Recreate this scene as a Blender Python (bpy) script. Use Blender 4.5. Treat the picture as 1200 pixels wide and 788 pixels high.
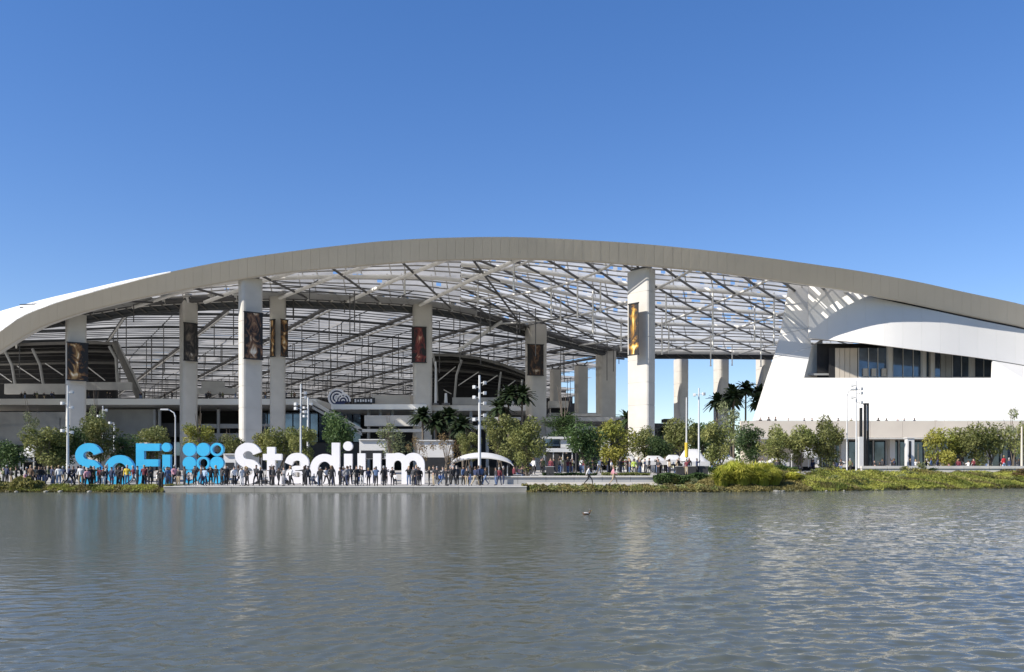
import bpy, bmesh, math, random
import numpy as np
from mathutils import Vector, Matrix
R = math.radians
random.seed(7)
for o in list(bpy.data.objects): bpy.data.objects.remove(o)
SC = bpy.context.scene
COL = SC.collection

# ------------------------------------------------------------------ camera, sky, sun, exposure
EYE = 2.2            # eye above the water (water is z = 0)
HZ = 548.0           # horizon line in the photograph
F = 1000.0
cam_d = bpy.data.cameras.new('camera'); cam = bpy.data.objects.new('camera', cam_d); COL.objects.link(cam)
cam.location = (0, 0, EYE); cam.rotation_euler = (R(90), 0, 0)
cam_d.sensor_width = 36; cam_d.lens = 36 * F / 1200.0
cam_d.shift_y = (HZ - 394) / 1200.0
cam_d.clip_start = 0.5; cam_d.clip_end = 12000
SC.camera = cam
SUN_EL, SUN_AZ = 38.0, 63.0     # azimuth: degrees to the left of straight behind the camera
w = bpy.data.worlds.new('World'); SC.world = w; w.use_nodes = True
nt = w.node_tree; nt.nodes.clear()
sky = nt.nodes.new('ShaderNodeTexSky'); sky.sky_type = 'NISHITA'; sky.sun_disc = False
sky.sun_elevation = R(SUN_EL); sky.altitude = 900; sky.air_density = 1.0; sky.dust_density = 0.05; sky.ozone_density = 3.0
sd = Vector((-math.sin(R(SUN_AZ)) * math.cos(R(SUN_EL)), -math.cos(R(SUN_AZ)) * math.cos(R(SUN_EL)), math.sin(R(SUN_EL))))
sky.sun_rotation = math.atan2(sd.x, sd.y)
hs = nt.nodes.new('ShaderNodeHueSaturation'); hs.inputs['Saturation'].default_value = 1.30
hs.inputs['Hue'].default_value = 0.517
bg = nt.nodes.new('ShaderNodeBackground'); bg.inputs['Strength'].default_value = 0.15
wo = nt.nodes.new('ShaderNodeOutputWorld')
nt.links.new(sky.outputs[0], hs.inputs['Color']); gm = nt.nodes.new('ShaderNodeGamma'); gm.inputs[1].default_value = 0.78; nt.links.new(hs.outputs[0], gm.inputs[0]); nt.links.new(gm.outputs[0], bg.inputs[0]); nt.links.new(bg.outputs[0], wo.inputs[0])
sl = bpy.data.lights.new('sun', 'SUN'); sl.energy = 4.8; sl.angle = R(0.5); sl.color = (1.0, 0.94, 0.85)
so = bpy.data.objects.new('sun', sl); COL.objects.link(so); so.rotation_euler = sd.to_track_quat('Z', 'Y').to_euler()
so.location = (-100, -50, 150)
SC.view_settings.view_transform = 'Standard'; SC.view_settings.look = 'None'
SC.view_settings.exposure = 0.64; SC.view_settings.gamma = 1.0
SC.render.engine = 'CYCLES'

def P(px, py, D): return Vector(((px - 600) * D / F, D, EYE + (HZ - py) * D / F))
def X(px, D): return (px - 600) * D / F
def Zp(py, D): return EYE + (HZ - py) * D / F
def lerp(a, b, t): return a + (b - a) * t
def interp(tab, x, k=1):
    if x <= tab[0][0]: return tab[0][k]
    for a, b in zip(tab, tab[1:]):
        if x <= b[0]: return lerp(a[k], b[k], (x - a[0]) / (b[0] - a[0]))
    return tab[-1][k]
def sinterp(tab, x, k=1):   # smooth (Catmull-Rom)
    n = len(tab)
    if x <= tab[0][0]: return tab[0][k]
    if x >= tab[-1][0]: return tab[-1][k]
    for i in range(n - 1):
        if x <= tab[i + 1][0]: break
    p1, p2 = tab[i], tab[i + 1]; p0 = tab[max(0, i - 1)]; p3 = tab[min(n - 1, i + 2)]
    h = p2[0] - p1[0]; t = (x - p1[0]) / h
    m1 = (p2[k] - p0[k]) / max(1e-6, (p2[0] - p0[0])) * h; m2 = (p3[k] - p1[k]) / max(1e-6, (p3[0] - p1[0])) * h
    return (2*t**3 - 3*t*t + 1)*p1[k] + (t**3 - 2*t*t + t)*m1 + (-2*t**3 + 3*t*t)*p2[k] + (t**3 - t*t)*m2

# ------------------------------------------------------------------ materials
MATS = {}
def mat(name, col, rough=0.6, metal=0.0, var=0.12, scale=1.0, bump=0.0, bscale=20.0, spec=0.5, col2=None, detail=6):
    if name in MATS: return MATS[name]
    m = bpy.data.materials.new(name); m.use_nodes = True; t = m.node_tree
    b = t.nodes['Principled BSDF']
    b.inputs['Roughness'].default_value = rough; b.inputs['Metallic'].default_value = metal
    b.inputs['Specular IOR Level'].default_value = spec
    tc = t.nodes.new('ShaderNodeTexCoord')
    n = t.nodes.new('ShaderNodeTexNoise'); n.inputs['Scale'].default_value = scale; n.inputs['Detail'].default_value = detail
    t.links.new(tc.outputs['Object'], n.inputs['Vector'])
    r = t.nodes.new('ShaderNodeValToRGB')
    c = Vector(col)
    a = c * (1 - var); e = Vector(col2) if col2 else c * (1 + var)
    r.color_ramp.elements[0].position = 0.32; r.color_ramp.elements[1].position = 0.68
    r.color_ramp.elements[0].color = (*a, 1); r.color_ramp.elements[1].color = (min(1, e[0]), min(1, e[1]), min(1, e[2]), 1)
    t.links.new(n.outputs['Fac'], r.inputs['Fac']); t.links.new(r.outputs['Color'], b.inputs['Base Color'])
    if bump:
        n2 = t.nodes.new('ShaderNodeTexNoise'); n2.inputs['Scale'].default_value = bscale; n2.inputs['Detail'].default_value = 4
        t.links.new(tc.outputs['Object'], n2.inputs['Vector'])
        bp = t.nodes.new('ShaderNodeBump'); bp.inputs['Strength'].default_value = bump; bp.inputs['Distance'].default_value = 0.05
        t.links.new(n2.outputs['Fac'], bp.inputs['Height']); t.links.new(bp.outputs['Normal'], b.inputs['Normal'])
    MATS[name] = m
    return m
def leafmat(name, c1, c2, trans=0.25, sc=1.3):
    m = mat(name, c1, 0.55, var=0.0, scale=sc, col2=c2, spec=0.25)
    t = m.node_tree; b = t.nodes['Principled BSDF']; out = t.nodes['Material Output']
    src = b.inputs['Base Color'].links[0].from_socket
    oi = t.nodes.new('ShaderNodeObjectInfo'); h = t.nodes.new('ShaderNodeHueSaturation')
    mp = t.nodes.new('ShaderNodeMapRange'); mp.inputs[3].default_value = 0.75; mp.inputs[4].default_value = 1.25
    t.links.new(oi.outputs['Random'], mp.inputs[0]); t.links.new(mp.outputs[0], h.inputs['Value'])
    t.links.new(src, h.inputs['Color']); t.links.new(h.outputs[0], b.inputs['Base Color'])
    tr = t.nodes.new('ShaderNodeBsdfTranslucent'); t.links.new(h.outputs[0], tr.inputs[0])
    mx = t.nodes.new('ShaderNodeMixShader'); mx.inputs[0].default_value = trans
    t.links.new(b.outputs[0], mx.inputs[1]); t.links.new(tr.outputs[0], mx.inputs[2]); t.links.new(mx.outputs[0], out.inputs[0])
    return m
M_white = mat('white_paint', (0.80, 0.78, 0.73), 0.45, var=0.03, scale=0.15, bump=0.05, bscale=2)
M_wall = mat('white_wall_panel', (0.60, 0.585, 0.555), 0.6, var=0.02, scale=0.2, bump=0.05, bscale=3)
M_fascia = mat('fascia_metal', (0.48, 0.44, 0.37), 0.5, var=0.05, scale=0.12, bump=0.25, bscale=9)
M_steel = mat('pale_steel', (0.62, 0.61, 0.58), 0.5, var=0.06, scale=0.5)
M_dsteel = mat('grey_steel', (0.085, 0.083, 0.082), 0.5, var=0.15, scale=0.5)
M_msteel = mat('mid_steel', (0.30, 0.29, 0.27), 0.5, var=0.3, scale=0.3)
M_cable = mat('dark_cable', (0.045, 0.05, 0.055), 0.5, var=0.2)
M_conc = mat('column_concrete', (0.50, 0.475, 0.43), 0.8, var=0.08, scale=0.35, bump=0.2, bscale=6)
M_conc2 = mat('grey_concrete', (0.34, 0.34, 0.33), 0.85, var=0.10, scale=0.4, bump=0.2, bscale=6)
M_pave = mat('pale_paving', (0.50, 0.48, 0.44), 0.85, var=0.10, scale=0.8, bump=0.2, bscale=8)
M_quay = mat('quay_concrete', (0.24, 0.23, 0.20), 0.85, var=0.15, scale=0.7, bump=0.4, bscale=7)
M_beige = mat('beige_plaster', (0.58, 0.515, 0.43), 0.8, var=0.05, scale=0.3, bump=0.1, bscale=9)
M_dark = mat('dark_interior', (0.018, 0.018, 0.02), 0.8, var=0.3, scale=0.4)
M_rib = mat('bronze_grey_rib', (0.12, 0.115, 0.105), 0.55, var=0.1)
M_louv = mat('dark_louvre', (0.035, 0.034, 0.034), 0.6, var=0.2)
M_glass = mat('dark_glass', (0.09, 0.13, 0.19), 0.06, metal=0.55, var=0.4, scale=0.35, spec=1.0)
M_bark = mat('bark', (0.13, 0.105, 0.08), 0.9, var=0.25, scale=6, bump=0.6, bscale=30)
M_blue = mat('sky_blue_paint', (0.05, 0.44, 0.72), 0.35, var=0.05, scale=0.6)
M_lwhite = mat('white_letter_paint', (0.82, 0.79, 0.78), 0.35, var=0.02, scale=0.6)
M_black = mat('black_metal', (0.012, 0.012, 0.013), 0.5, var=0.2)
M_lamp = mat('lamp_grey', (0.55, 0.55, 0.54), 0.5, var=0.05)
M_tent = mat('white_tent_fabric', (0.55, 0.54, 0.52), 0.7, var=0.03, bump=0.1, bscale=4)
M_soil = mat('soil', (0.10, 0.085, 0.055), 0.95, var=0.3, scale=2.0, bump=0.6, bscale=10, col2=(0.13, 0.13, 0.05))

# ------------------------------------------------------------------ mesh helper
class MB:
    def __init__(s): s.v = []; s.f = []; s.sm = []
    def add(s, vs, fs, smooth=False):
        o = len(s.v); s.v += [tuple(v) for v in vs]; s.f += [tuple(i + o for i in f) for f in fs]; s.sm += [smooth] * len(fs)
    def box(s, c, d, rot=None):
        hx, hy, hz = d[0] / 2, d[1] / 2, d[2] / 2
        vs = [Vector((x, y, z)) for z in (-hz, hz) for x, y in ((-hx, -hy), (hx, -hy), (hx, hy), (-hx, hy))]
        if rot is not None:
            Mx = Matrix.Rotation(rot, 3, 'Z') if isinstance(rot, (int, float)) else rot
            vs = [Mx @ v for v in vs]
        s.add([v + Vector(c) for v in vs], [(3,2,1,0),(4,5,6,7),(0,1,5,4),(1,2,6,5),(2,3,7,6),(3,0,4,7)])
    def hexa(s, a, b):       # a, b: two quads joined
        s.add(list(a) + list(b), [(3,2,1,0),(4,5,6,7),(0,1,5,4),(1,2,6,5),(2,3,7,6),(3,0,4,7)])
    def prism(s, pts, vec):  # polygon pts extruded by vec
        n = len(pts); v = Vector(vec)
        s.add([Vector(p) for p in pts] + [Vector(p) + v for p in pts],
              [tuple(range(n)), tuple(range(2*n - 1, n - 1, -1))] + [(i, i + n, (i+1) % n + n, (i+1) % n) for i in range(n)])
    def tube(s, pts, r, n=6, r2=None, caps=True):
        pts = [Vector(p) for p in pts]; rings = []
        for i, p in enumerate(pts):
            d = (pts[min(i+1, len(pts)-1)] - pts[max(i-1, 0)])
            if d.length < 1e-6: d = Vector((0, 0, 1))
            d.normalize()
            u = d.cross(Vector((0, 0, 1)))
            if u.length < 0.05: u = d.cross(Vector((0, 1, 0)))
            u.normalize(); w_ = d.cross(u)
            rr = r if r2 is None else lerp(r, r2, i / max(1, len(pts) - 1))
            rings.append([p + u * math.cos(2*math.pi*k/n) * rr + w_ * math.sin(2*math.pi*k/n) * rr for k in range(n)])
        vs = [v for q in rings for v in q]; fs = []
        for i in range(len(pts) - 1):
            for k in range(n):
                fs.append((i*n + k, i*n + (k+1) % n, (i+1)*n + (k+1) % n, (i+1)*n + k))
        s.add(vs, fs, n > 4)
        if caps: s.add(rings[0], [tuple(range(n))][::-1]); s.add(rings[-1], [tuple(range(n - 1, -1, -1))])
    def grid(s, rows, smooth=True, thick=None):
        nr, nc = len(rows), len(rows[0])
        fs = [(i*nc + j, i*nc + j + 1, (i+1)*nc + j + 1, (i+1)*nc + j) for i in range(nr - 1) for j in range(nc - 1)]
        vs = [Vector(p) for r_ in rows for p in r_]
        s.add(vs, fs, smooth)
        if thick is not None:
            t = Vector(thick); s.add([v + t for v in vs], [f[::-1] for f in fs], smooth)
            per = [j for j in range(nc)] + [i*nc + nc - 1 for i in range(1, nr)] + [(nr-1)*nc + j for j in range(nc - 2, -1, -1)] + [i*nc for i in range(nr - 2, 0, -1)]
            n = len(per); s.add([vs[i] for i in per] + [vs[i] + t for i in per], [(i, (i+1) % n, (i+1) % n + n, i + n) for i in range(n)])
    def build(s, name, m, parent=None, **kw):
        me = bpy.data.meshes.new(name)
        off = Vector((0, 0, 0))
        if parent is not None: off = wloc(parent)
        me.from_pydata([(v[0]-off.x, v[1]-off.y, v[2]-off.z) for v in s.v], [], s.f)
        me.polygons.foreach_set('use_smooth', s.sm)
        me.materials.append(m); me.update()
        o = bpy.data.objects.new(name, me); COL.objects.link(o)
        if parent is not None: o.parent = parent
        return tag(o, **kw)
def wloc(o):
    v = Vector((0, 0, 0))
    while o is not None: v += o.location; o = o.parent
    return v
def tag(o, label=None, cat=None, group=None, kind=None):
    if label: o['label'] = label
    if cat: o['category'] = cat
    if group: o['group'] = group
    if kind: o['kind'] = kind
    return o
def thing(name, loc, label, cat, group=None, rz=0):
    o = bpy.data.objects.new(name, None); COL.objects.link(o); o.location = loc; o.rotation_euler = (0, 0, rz)
    o.empty_display_size = 0.5
    return tag(o, label, cat, group)
def copy_tree(o, parent=None):
    c = o.copy(); COL.objects.link(c); c.parent = parent
    for ch in o.children: copy_tree(ch, c)
    return c
def mesh_obj(name, me, parent=None, **kw):
    o = bpy.data.objects.new(name, me); COL.objects.link(o)
    if parent is not None: o.parent = parent
    return tag(o, **kw)

# ------------------------------------------------------------------ ground, lake
SHORE = [(-260, 75), (-60, 75.5), (-45, 75.6), (0, 75.9), (18, 76.2), (28, 78), (40, 84), (54, 90), (80, 98), (260, 112)]
def shore(x): return interp(SHORE, x)
def bumpy(x, y): return (math.sin(x*0.31 + 1.3) * math.cos(y*0.27 + x*0.11) + 0.6*math.sin(x*0.83 + y*0.5)) * 0.5
G_T = 86.0      # the raised terrace begins here (right of the letters)
def gz(x, y):
    if y < -2.5: return 0.55
    if y < 1.0: return lerp(0.55, -1.5, (y + 2.5) / 3.5)
    s = shore(x)
    quay = -31 < x < 1.3
    if quay: return -1.5 if y < 76.15 else (0.5 if y < 100 else 0.5 + 1.1 * (lambda t: t*t*(3-2*t))(min(1, (y - 100) / 20)))
    if y < s - 4: return -1.5
    d = y - s
    if d < 0: return lerp(-1.5, -0.02, (d + 4) / 4)
    base = 0.5 * min(1, d / 2.0)
    if x < 2:   # left: promenade and lettering terrace, rises far behind
        t = min(1, max(0, (y - 100) / 20)); return base + 1.1 * t * t * (3 - 2*t)
    if x < 17:
        return base if y < G_T - 0.3 else 1.35 + 0.25 * min(1, max(0, (y - 90) / 20))
    # right: planted mounds
    t = min(1, d / 9.0); t = t * t * (3 - 2 * t)
    h = 0.2 * min(1, d) + 1.25 * t
    m = max(0, 1 - abs(d - 6) / 6) * (0.25 + 0.7 * bumpy(x, y))
    flat = base if y < G_T - 0.3 else 1.35 + 0.25 * min(1, max(0, (y - 90) / 20))
    return lerp(flat, h + max(0, m), min(1, (x - 17) / 6))
ys = [-400, -60, -10, -4, -2.5, -1, 1, 20, 60] + [68 + i * 0.5 for i in range(0, 100)] + [120, 130, 150, 200, 300, 500, 1000, 3000, 9000]
xs = [-9000, -3000, -1000, -400, -200, -120] + [-90 + i for i in range(0, 181)] + [120, 200, 400, 1000, 3000, 9000]
# exact edges for the quay wall and the terrace riser
ys = sorted(set(ys + [G_T - 0.3, G_T - 0.28, 76.14, 76.16]))
xs = sorted(set(xs + [-31.0, -30.99, 1.3, 1.31, 17.0]))
mb = MB(); mb.grid([[(x, y, gz(x, y)) for x in xs] for y in ys], smooth=True)
gmat = mat('ground', (0.11, 0.10, 0.055), 0.95, var=0.25, scale=0.6, bump=0.6, bscale=6, col2=(0.15, 0.15, 0.06))
# paving beyond the planted shore, soil and grass towards the water
def mk_ground():
    m = gmat; t = m.node_tree; b = t.nodes['Principled BSDF']
    src = b.inputs['Base Color'].links[0].from_socket
    g = t.nodes.new('ShaderNodeNewGeometry'); sx = t.nodes.new('ShaderNodeSeparateXYZ'); t.links.new(g.outputs['Position'], sx.inputs[0])
    nz = t.nodes.new('ShaderNodeTexNoise'); nz.inputs['Scale'].default_value = 0.8
    t.links.new(g.outputs['Position'], nz.inputs['Vector'])
    # plaza mask: y > 95 or (x < 2 and y > 75.9)
    def math_(op, a, bb=None):
        n = t.nodes.new('ShaderNodeMath'); n.operation = op
        for i, q in enumerate((a, bb)):
            if q is None: continue
            if isinstance(q, (int, float)): n.inputs[i].default_value = q
            else: t.links.new(q, n.inputs[i])
        return n.outputs[0]
    mpx = t.nodes.new('ShaderNodeMapRange'); mpx.inputs[1].default_value = 2; mpx.inputs[2].default_value = 54; mpx.inputs[3].default_value = 87; mpx.inputs[4].default_value = 101
    t.links.new(sx.outputs['X'], mpx.inputs[0])
    far = math_('GREATER_THAN', sx.outputs['Y'], mpx.outputs[0])
    left = math_('MULTIPLY', math_('LESS_THAN', sx.outputs['X'], 16.6), math_('GREATER_THAN', sx.outputs['Y'], 76.0))
    left = math_('MULTIPLY', left, math_('GREATER_THAN', sx.outputs['X'], -31.0))
    mask = math_('MAXIMUM', far, left)
    br = t.nodes.new('ShaderNodeTexNoise'); br.inputs['Scale'].default_value = 0.5; br.inputs['Detail'].default_value = 5
    t.links.new(g.outputs['Position'], br.inputs['Vector'])
    cr = t.nodes.new('ShaderNodeValToRGB'); cr.color_ramp.elements[0].color = (0.30, 0.28, 0.25, 1); cr.color_ramp.elements[1].color = (0.42, 0.40, 0.36, 1)
    t.links.new(br.outputs['Fac'], cr.inputs[0])
    mx = t.nodes.new('ShaderNodeMix'); mx.data_type = 'RGBA'
    t.links.new(mask, mx.inputs[0]); t.links.new(src, mx.inputs[6]); t.links.new(cr.outputs[0], mx.inputs[7]); t.links.new(mx.outputs[2], b.inputs['Base Color'])
mk_ground()
mb.build('ground', gmat, kind='structure', label='paved plaza and planted banks around the lake')

def water_mat():
    m = bpy.data.materials.new('lake_water'); m.use_nodes = True; t = m.node_tree; b = t.nodes['Principled BSDF']
    b.inputs['Base Color'].default_value = (0.086, 0.093, 0.073, 1); b.inputs['Roughness'].default_value = 0.03
    b.inputs['IOR'].default_value = 1.33; b.inputs['Specular IOR Level'].default_value = 0.5
    g = t.nodes.new('ShaderNodeNewGeometry'); 
    def noise(scale, sc, detail=3, dist=0.0):
        mp = t.nodes.new('ShaderNodeMapping'); mp.inputs['Scale'].default_value = sc; mp.inputs['Rotation'].default_value = (0, 0, R(12))
        t.links.new(g.outputs['Position'], mp.inputs[0])
        n = t.nodes.new('ShaderNodeTexNoise'); n.inputs['Scale'].default_value = scale; n.inputs['Detail'].default_value = detail; n.inputs['Distortion'].default_value = dist
        t.links.new(mp.outputs[0], n.inputs['Vector']); return n.outputs['Fac']
    def mth(op, *a):
        n = t.nodes.new('ShaderNodeMath'); n.operation = op
        for i, q in enumerate(a):
            if isinstance(q, (int, float)): n.inputs[i].default_value = q
            else: t.links.new(q, n.inputs[i])
        return n.outputs[0]
    big = noise(0.55, (0.7, 1.3, 1), 3, 0.4); mid = noise(1.9, (0.6, 1.25, 1), 4, 0.6); fine = noise(6.0, (0.6, 1.2, 1), 3, 0.3)
    h = mth('ADD', mth('ADD', mth('MULTIPLY', big, 0.8), mth('MULTIPLY', mid, 0.75)), mth('MULTIPLY', fine, 0.22))
    # ripples are stronger to the right of the picture, calmer (wind shadow) to the left
    sx = t.nodes.new('ShaderNodeSeparateXYZ'); t.links.new(g.outputs['Position'], sx.inputs[0])
    rat = mth('DIVIDE', sx.outputs['X'], mth('MAXIMUM', sx.outputs['Y'], 5.0))
    patch = noise(0.05, (1, 1, 1), 2)
    mp = t.nodes.new('ShaderNodeMapRange'); mp.interpolation_type = 'SMOOTHSTEP'
    mp.inputs[1].default_value = -8.0; mp.inputs[2].default_value = 16.0; mp.inputs[3].default_value = 0.28; mp.inputs[4].default_value = 1.0
    t.links.new(mth('ADD', sx.outputs['X'], mth('MULTIPLY', mth('SUBTRACT', patch, 0.5), 20.0)), mp.inputs[0])
    mr = t.nodes.new('ShaderNodeMapRange'); mr.inputs[1].default_value = 0.28; mr.inputs[2].default_value = 1.0; mr.inputs[3].default_value = 0.17; mr.inputs[4].default_value = 0.02
    t.links.new(mp.outputs[0], mr.inputs[0]); t.links.new(mr.outputs[0], b.inputs['Roughness'])
    bp = t.nodes.new('ShaderNodeBump'); bp.inputs['Distance'].default_value = 0.20
    my = t.nodes.new('ShaderNodeMapRange'); my.inputs[1].default_value = 14; my.inputs[2].default_value = 60; my.inputs[3].default_value = 0.22; my.inputs[4].default_value = 1.0
    t.links.new(sx.outputs['Y'], my.inputs[0])
    t.links.new(mth('MULTIPLY', mp.outputs[0], my.outputs[0]), bp.inputs['Strength'])
    t.links.new(h, bp.inputs['Height']); t.links.new(bp.outputs['Normal'], b.inputs['Normal'])
    return m
def lake():
    NR, NC = 740, 680
    yy = np.geomspace(7.0, 104.0, NR); uu = np.linspace(-1, 1, NC)
    Y = np.repeat(yy[:, None], NC, 1); Xg = uu[None, :] * (Y * 0.66 + 4.0)
    dy = Y * math.log(104 / 7.0) / NR
    rs = np.random.RandomState(4); Z = np.zeros_like(Y); N = 110
    gust = 0.5 + 0.5 * np.tanh((Xg - 0.10 * Y - 1 + 7 * np.sin(Y * .07 + 1) + 3 * np.sin(Xg * .3 + Y * .19)) / 9.0)
    gust = 0.09 + 1.9 * gust + 0.05 * np.sin(Xg * .23 + 1.7) * np.sin(Y * .31)
    for i in range(N):
        lam = 0.11 * (11.0 ** (i / (N - 1.0))); th = rs.normal(0, .55) + math.radians(100); k = 2 * math.pi / lam
        ph = rs.uniform(0, 6.28); fade = np.clip((lam / dy - 2.2) / 3.0, 0, 1)
        sl_ = 0.0175 * min(1.0, (0.42 / lam) ** 1.3)
        w_ = np.sin(k * (Xg * math.cos(th) + Y * math.sin(th)) + ph + 0.6 * np.sin(.37 * Xg + .21 * Y + ph))
        Z += fade * gust * sl_ / k * (w_ + 0.25 * w_ * w_)
    me = bpy.data.meshes.new('lake_water')
    co = np.stack([Xg, Y, Z], -1).reshape(-1, 3)
    idx = np.arange(NR * NC).reshape(NR, NC); q = np.stack([idx[:-1, :-1], idx[:-1, 1:], idx[1:, 1:], idx[1:, :-1]], -1).reshape(-1, 4)
    # calm skirts to the sides and towards the viewer
    V = co.tolist(); Fq = q.tolist(); n0 = len(V)
    L = idx[:, 0].tolist(); Rr = idx[:, -1].tolist()
    for i in range(NR): V.append((-500.0, float(yy[i]), 0.0))
    for i in range(NR): V.append((500.0, float(yy[i]), 0.0))
    for i in range(NR - 1):
        Fq.append([n0 + i, L[i], L[i+1], n0 + i + 1]); Fq.append([Rr[i], n0 + NR + i, n0 + NR + i + 1, Rr[i+1]])
    b0 = len(V); V += [(-500.0, -1.2, 0.0), (500.0, -1.2, 0.0)]
    front = [n0] + idx[0, :].tolist() + [n0 + NR]
    Fq.append([b0, b0 + 1] + front[::-1])
    me.from_pydata(V, [], Fq); me.polygons.foreach_set('use_smooth', [True] * (len(Fq) - 1) + [False]); me.materials.append(water_mat()); me.update()
    return mesh_obj('lake_water', me, None, kind='structure', label='rippled grey green lake water')
lake()

# quay wall with coping along the promenade
q = thing('quay_wall', (-15, 76, 0), 'low concrete quay wall with pale coping edge along the lettering promenade', 'wall')
for i in range(16):
    x0 = -31 + i * 2.02
    mb = MB(); mb.box((x0 + 1.0, 76.05, -0.02), (2.0, 0.24, 0.92)); mb.build('wall_panel', M_quay, q)
    mb = MB(); mb.box((x0 + 1.0, 76.15, 0.485), (2.0, 0.52, 0.09)); mb.build('coping', M_pave, q)

# ------------------------------------------------------------------ roof
TOP = [(-260, 560), (-160, 492), (-70, 427), (0, 388), (25, 371), (63, 355.5), (96, 345.5), (140, 333.5), (183, 322.5), (218, 315), (254, 308), (300, 300.5), (363, 292), (402, 287.5), (452, 282.5), (516, 279), (600, 278), (676, 281), (752, 286), (828, 293.5), (900, 302.5), (961, 311), (1014, 319), (1078, 331), (1128, 342), (1200, 357.5), (1300, 384), (1450, 436)]
BOT = [(-260, 588), (-160, 520), (-70, 452), (0, 410), (25, 394.5), (46, 383), (74, 372.5), (101, 364), (132, 356), (162, 349), (203, 341), (254, 331.5), (300, 323.5), (346, 317.5), (396, 313), (452, 308.5), (503, 305), (600, 303), (676, 305), (735, 309), (828, 317), (900, 326), (951, 333.5), (1001, 341), (1052, 351.5), (1103, 362.5), (1154, 373.5), (1200, 383), (1300, 410), (1450, 464)]
DR = [(-260, 156), (0, 150), (300, 147), (600, 142), (750, 137), (900, 131.5), (1000, 131), (1200, 134.5), (1450, 132)]
def Drim(px): return sinterp(DR, px)
def rim_top(px): return P(px, sinterp(TOP, px), Drim(px))
def rim_bot(px): return P(px, sinterp(BOT, px), Drim(px) + 2.6)
RING = [(-260, 400, 176), (-100, 385, 175), (0, 376, 172), (110, 362, 170), (160, 354, 170), (250, 348.5, 172), (330, 346, 175), (430, 350, 180), (500, 355, 184), (560, 366, 194), (620, 384, 212), (700, 405, 240), (740, 410, 252), (800, 411, 257), (900, 412, 262), (1000, 415, 266), (1150, 425, 268), (1450, 500, 268)]
def ring(px): D = sinterp(RING, px, 2); return P(px, sinterp(RING, px, 1), D)
def canopy(px, t):
    a = rim_bot(px) + Vector((0, 0.6, 1.6)); b = ring(px)
    p = a.lerp(b, t); p.z += math.sin(math.pi * t) * 1.2
    return p
roof = thing('stadium_roof', (0, 200, 36), 'vast pale arched stadium roof of translucent panels on a steel lattice', 'roof')

# fascia panels: separate sheets with open joints
fx = -240.0
while fx < 1400:
    nx = fx + 10.6
    a0, a1, b0, b1 = rim_top(fx), rim_top(nx - 0.14), rim_bot(fx), rim_bot(nx - 0.14)
    j = Vector((0, random.uniform(-0.02, 0.02), 0))
    bk = Vector((0, 0.35, -0.12))
    mb = MB(); mb.hexa([b0 + j, b1 + j, b1 + j + bk, b0 + j + bk], [a0 + j, a1 + j, a1 + j + bk, a0 + j + bk])
    mb.build('fascia_panel', M_fascia, roof)
    fx = nx
# backing beam inside the fascia
mb = MB()
rows = []
for i in range(0, 84):
    px = -250 + i * 20; a, b = rim_top(px), rim_bot(px)
    rows.append([a + Vector((0, .5, -.15)), b + Vector((0, .5, .1)), b + Vector((0, 2.4, .3)), a + Vector((0, 4.5, -.1)), a + Vector((0, .5, -.15))])
mb.grid(rows, smooth=False); mb.build('rim_girder', M_steel, roof)
# roof top shell at the left, sunlit
SHELL = [(-260, 470), (-120, 420), (-60, 385), (0, 365), (51, 351), (94, 341), (142, 330.5), (183, 323.3), (230, 318.0), (300, 299.5)]
px = -250.0
while px < 186:
    rows = []
    for k in range(4):
        t = k / 3.0; rr = []
        for s_ in range(3):
            q_ = px + s_ * 8.9
            a = rim_top(q_) + Vector((0, 0.02, 0.03)); b = P(q_, sinterp(SHELL, q_) + 0.0, Drim(q_) + 16)
            p = a.lerp(b, t); p.z += math.sin(math.pi * t) * 0.25; rr.append(p)
        rows.append(rr)
    mb = MB(); mb.grid(rows, thick=(0, 0, -0.15)); mb.build('roof_shell_panel', M_white, roof); px += 18

def panel_mat(name, trans, tcol, dcol):
    m = bpy.data.materials.new(name); m.use_nodes = True; t = m.node_tree; t.nodes.clear()
    out = t.nodes.new('ShaderNodeOutputMaterial'); d = t.nodes.new('ShaderNodeBsdfDiffuse'); tl = t.nodes.new('ShaderNodeBsdfTranslucent'); tp = t.nodes.new('ShaderNodeBsdfTransparent')
    tc = t.nodes.new('ShaderNodeNewGeometry'); n = t.nodes.new('ShaderNodeTexNoise'); n.inputs['Scale'].default_value = 0.16; n.inputs['Detail'].default_value = 6
    t.links.new(tc.outputs['Position'], n.inputs['Vector'])
    r = t.nodes.new('ShaderNodeValToRGB'); r.color_ramp.elements[0].position = .3; r.color_ramp.elements[1].position = .7
    r.color_ramp.elements[0].color = (*[c * .5 for c in tcol], 1); r.color_ramp.elements[1].color = (*tcol, 1)
    t.links.new(n.outputs['Fac'], r.inputs[0]); t.links.new(r.outputs[0], tl.inputs[0])
    d.inputs[0].default_value = (*dcol, 1)
    m1 = t.nodes.new('ShaderNodeMixShader'); m1.inputs[0].default_value = 0.6
    m2 = t.nodes.new('ShaderNodeMixShader'); m2.inputs[0].default_value = trans
    t.links.new(d.outputs[0], m1.inputs[1]); t.links.new(tl.outputs[0], m1.inputs[2])
    t.links.new(m1.outputs[0], m2.inputs[1]); t.links.new(tp.outputs[0], m2.inputs[2]); t.links.new(m2.outputs[0], out.inputs[0])
    return m
M_p1 = panel_mat('etched_foil_panel', 0.07, (0.62, 0.59, 0.53), (0.36, 0.34, 0.31))
M_p2 = panel_mat('milky_foil_panel', 0.13, (0.92, 0.89, 0.82), (0.55, 0.53, 0.48))
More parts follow.
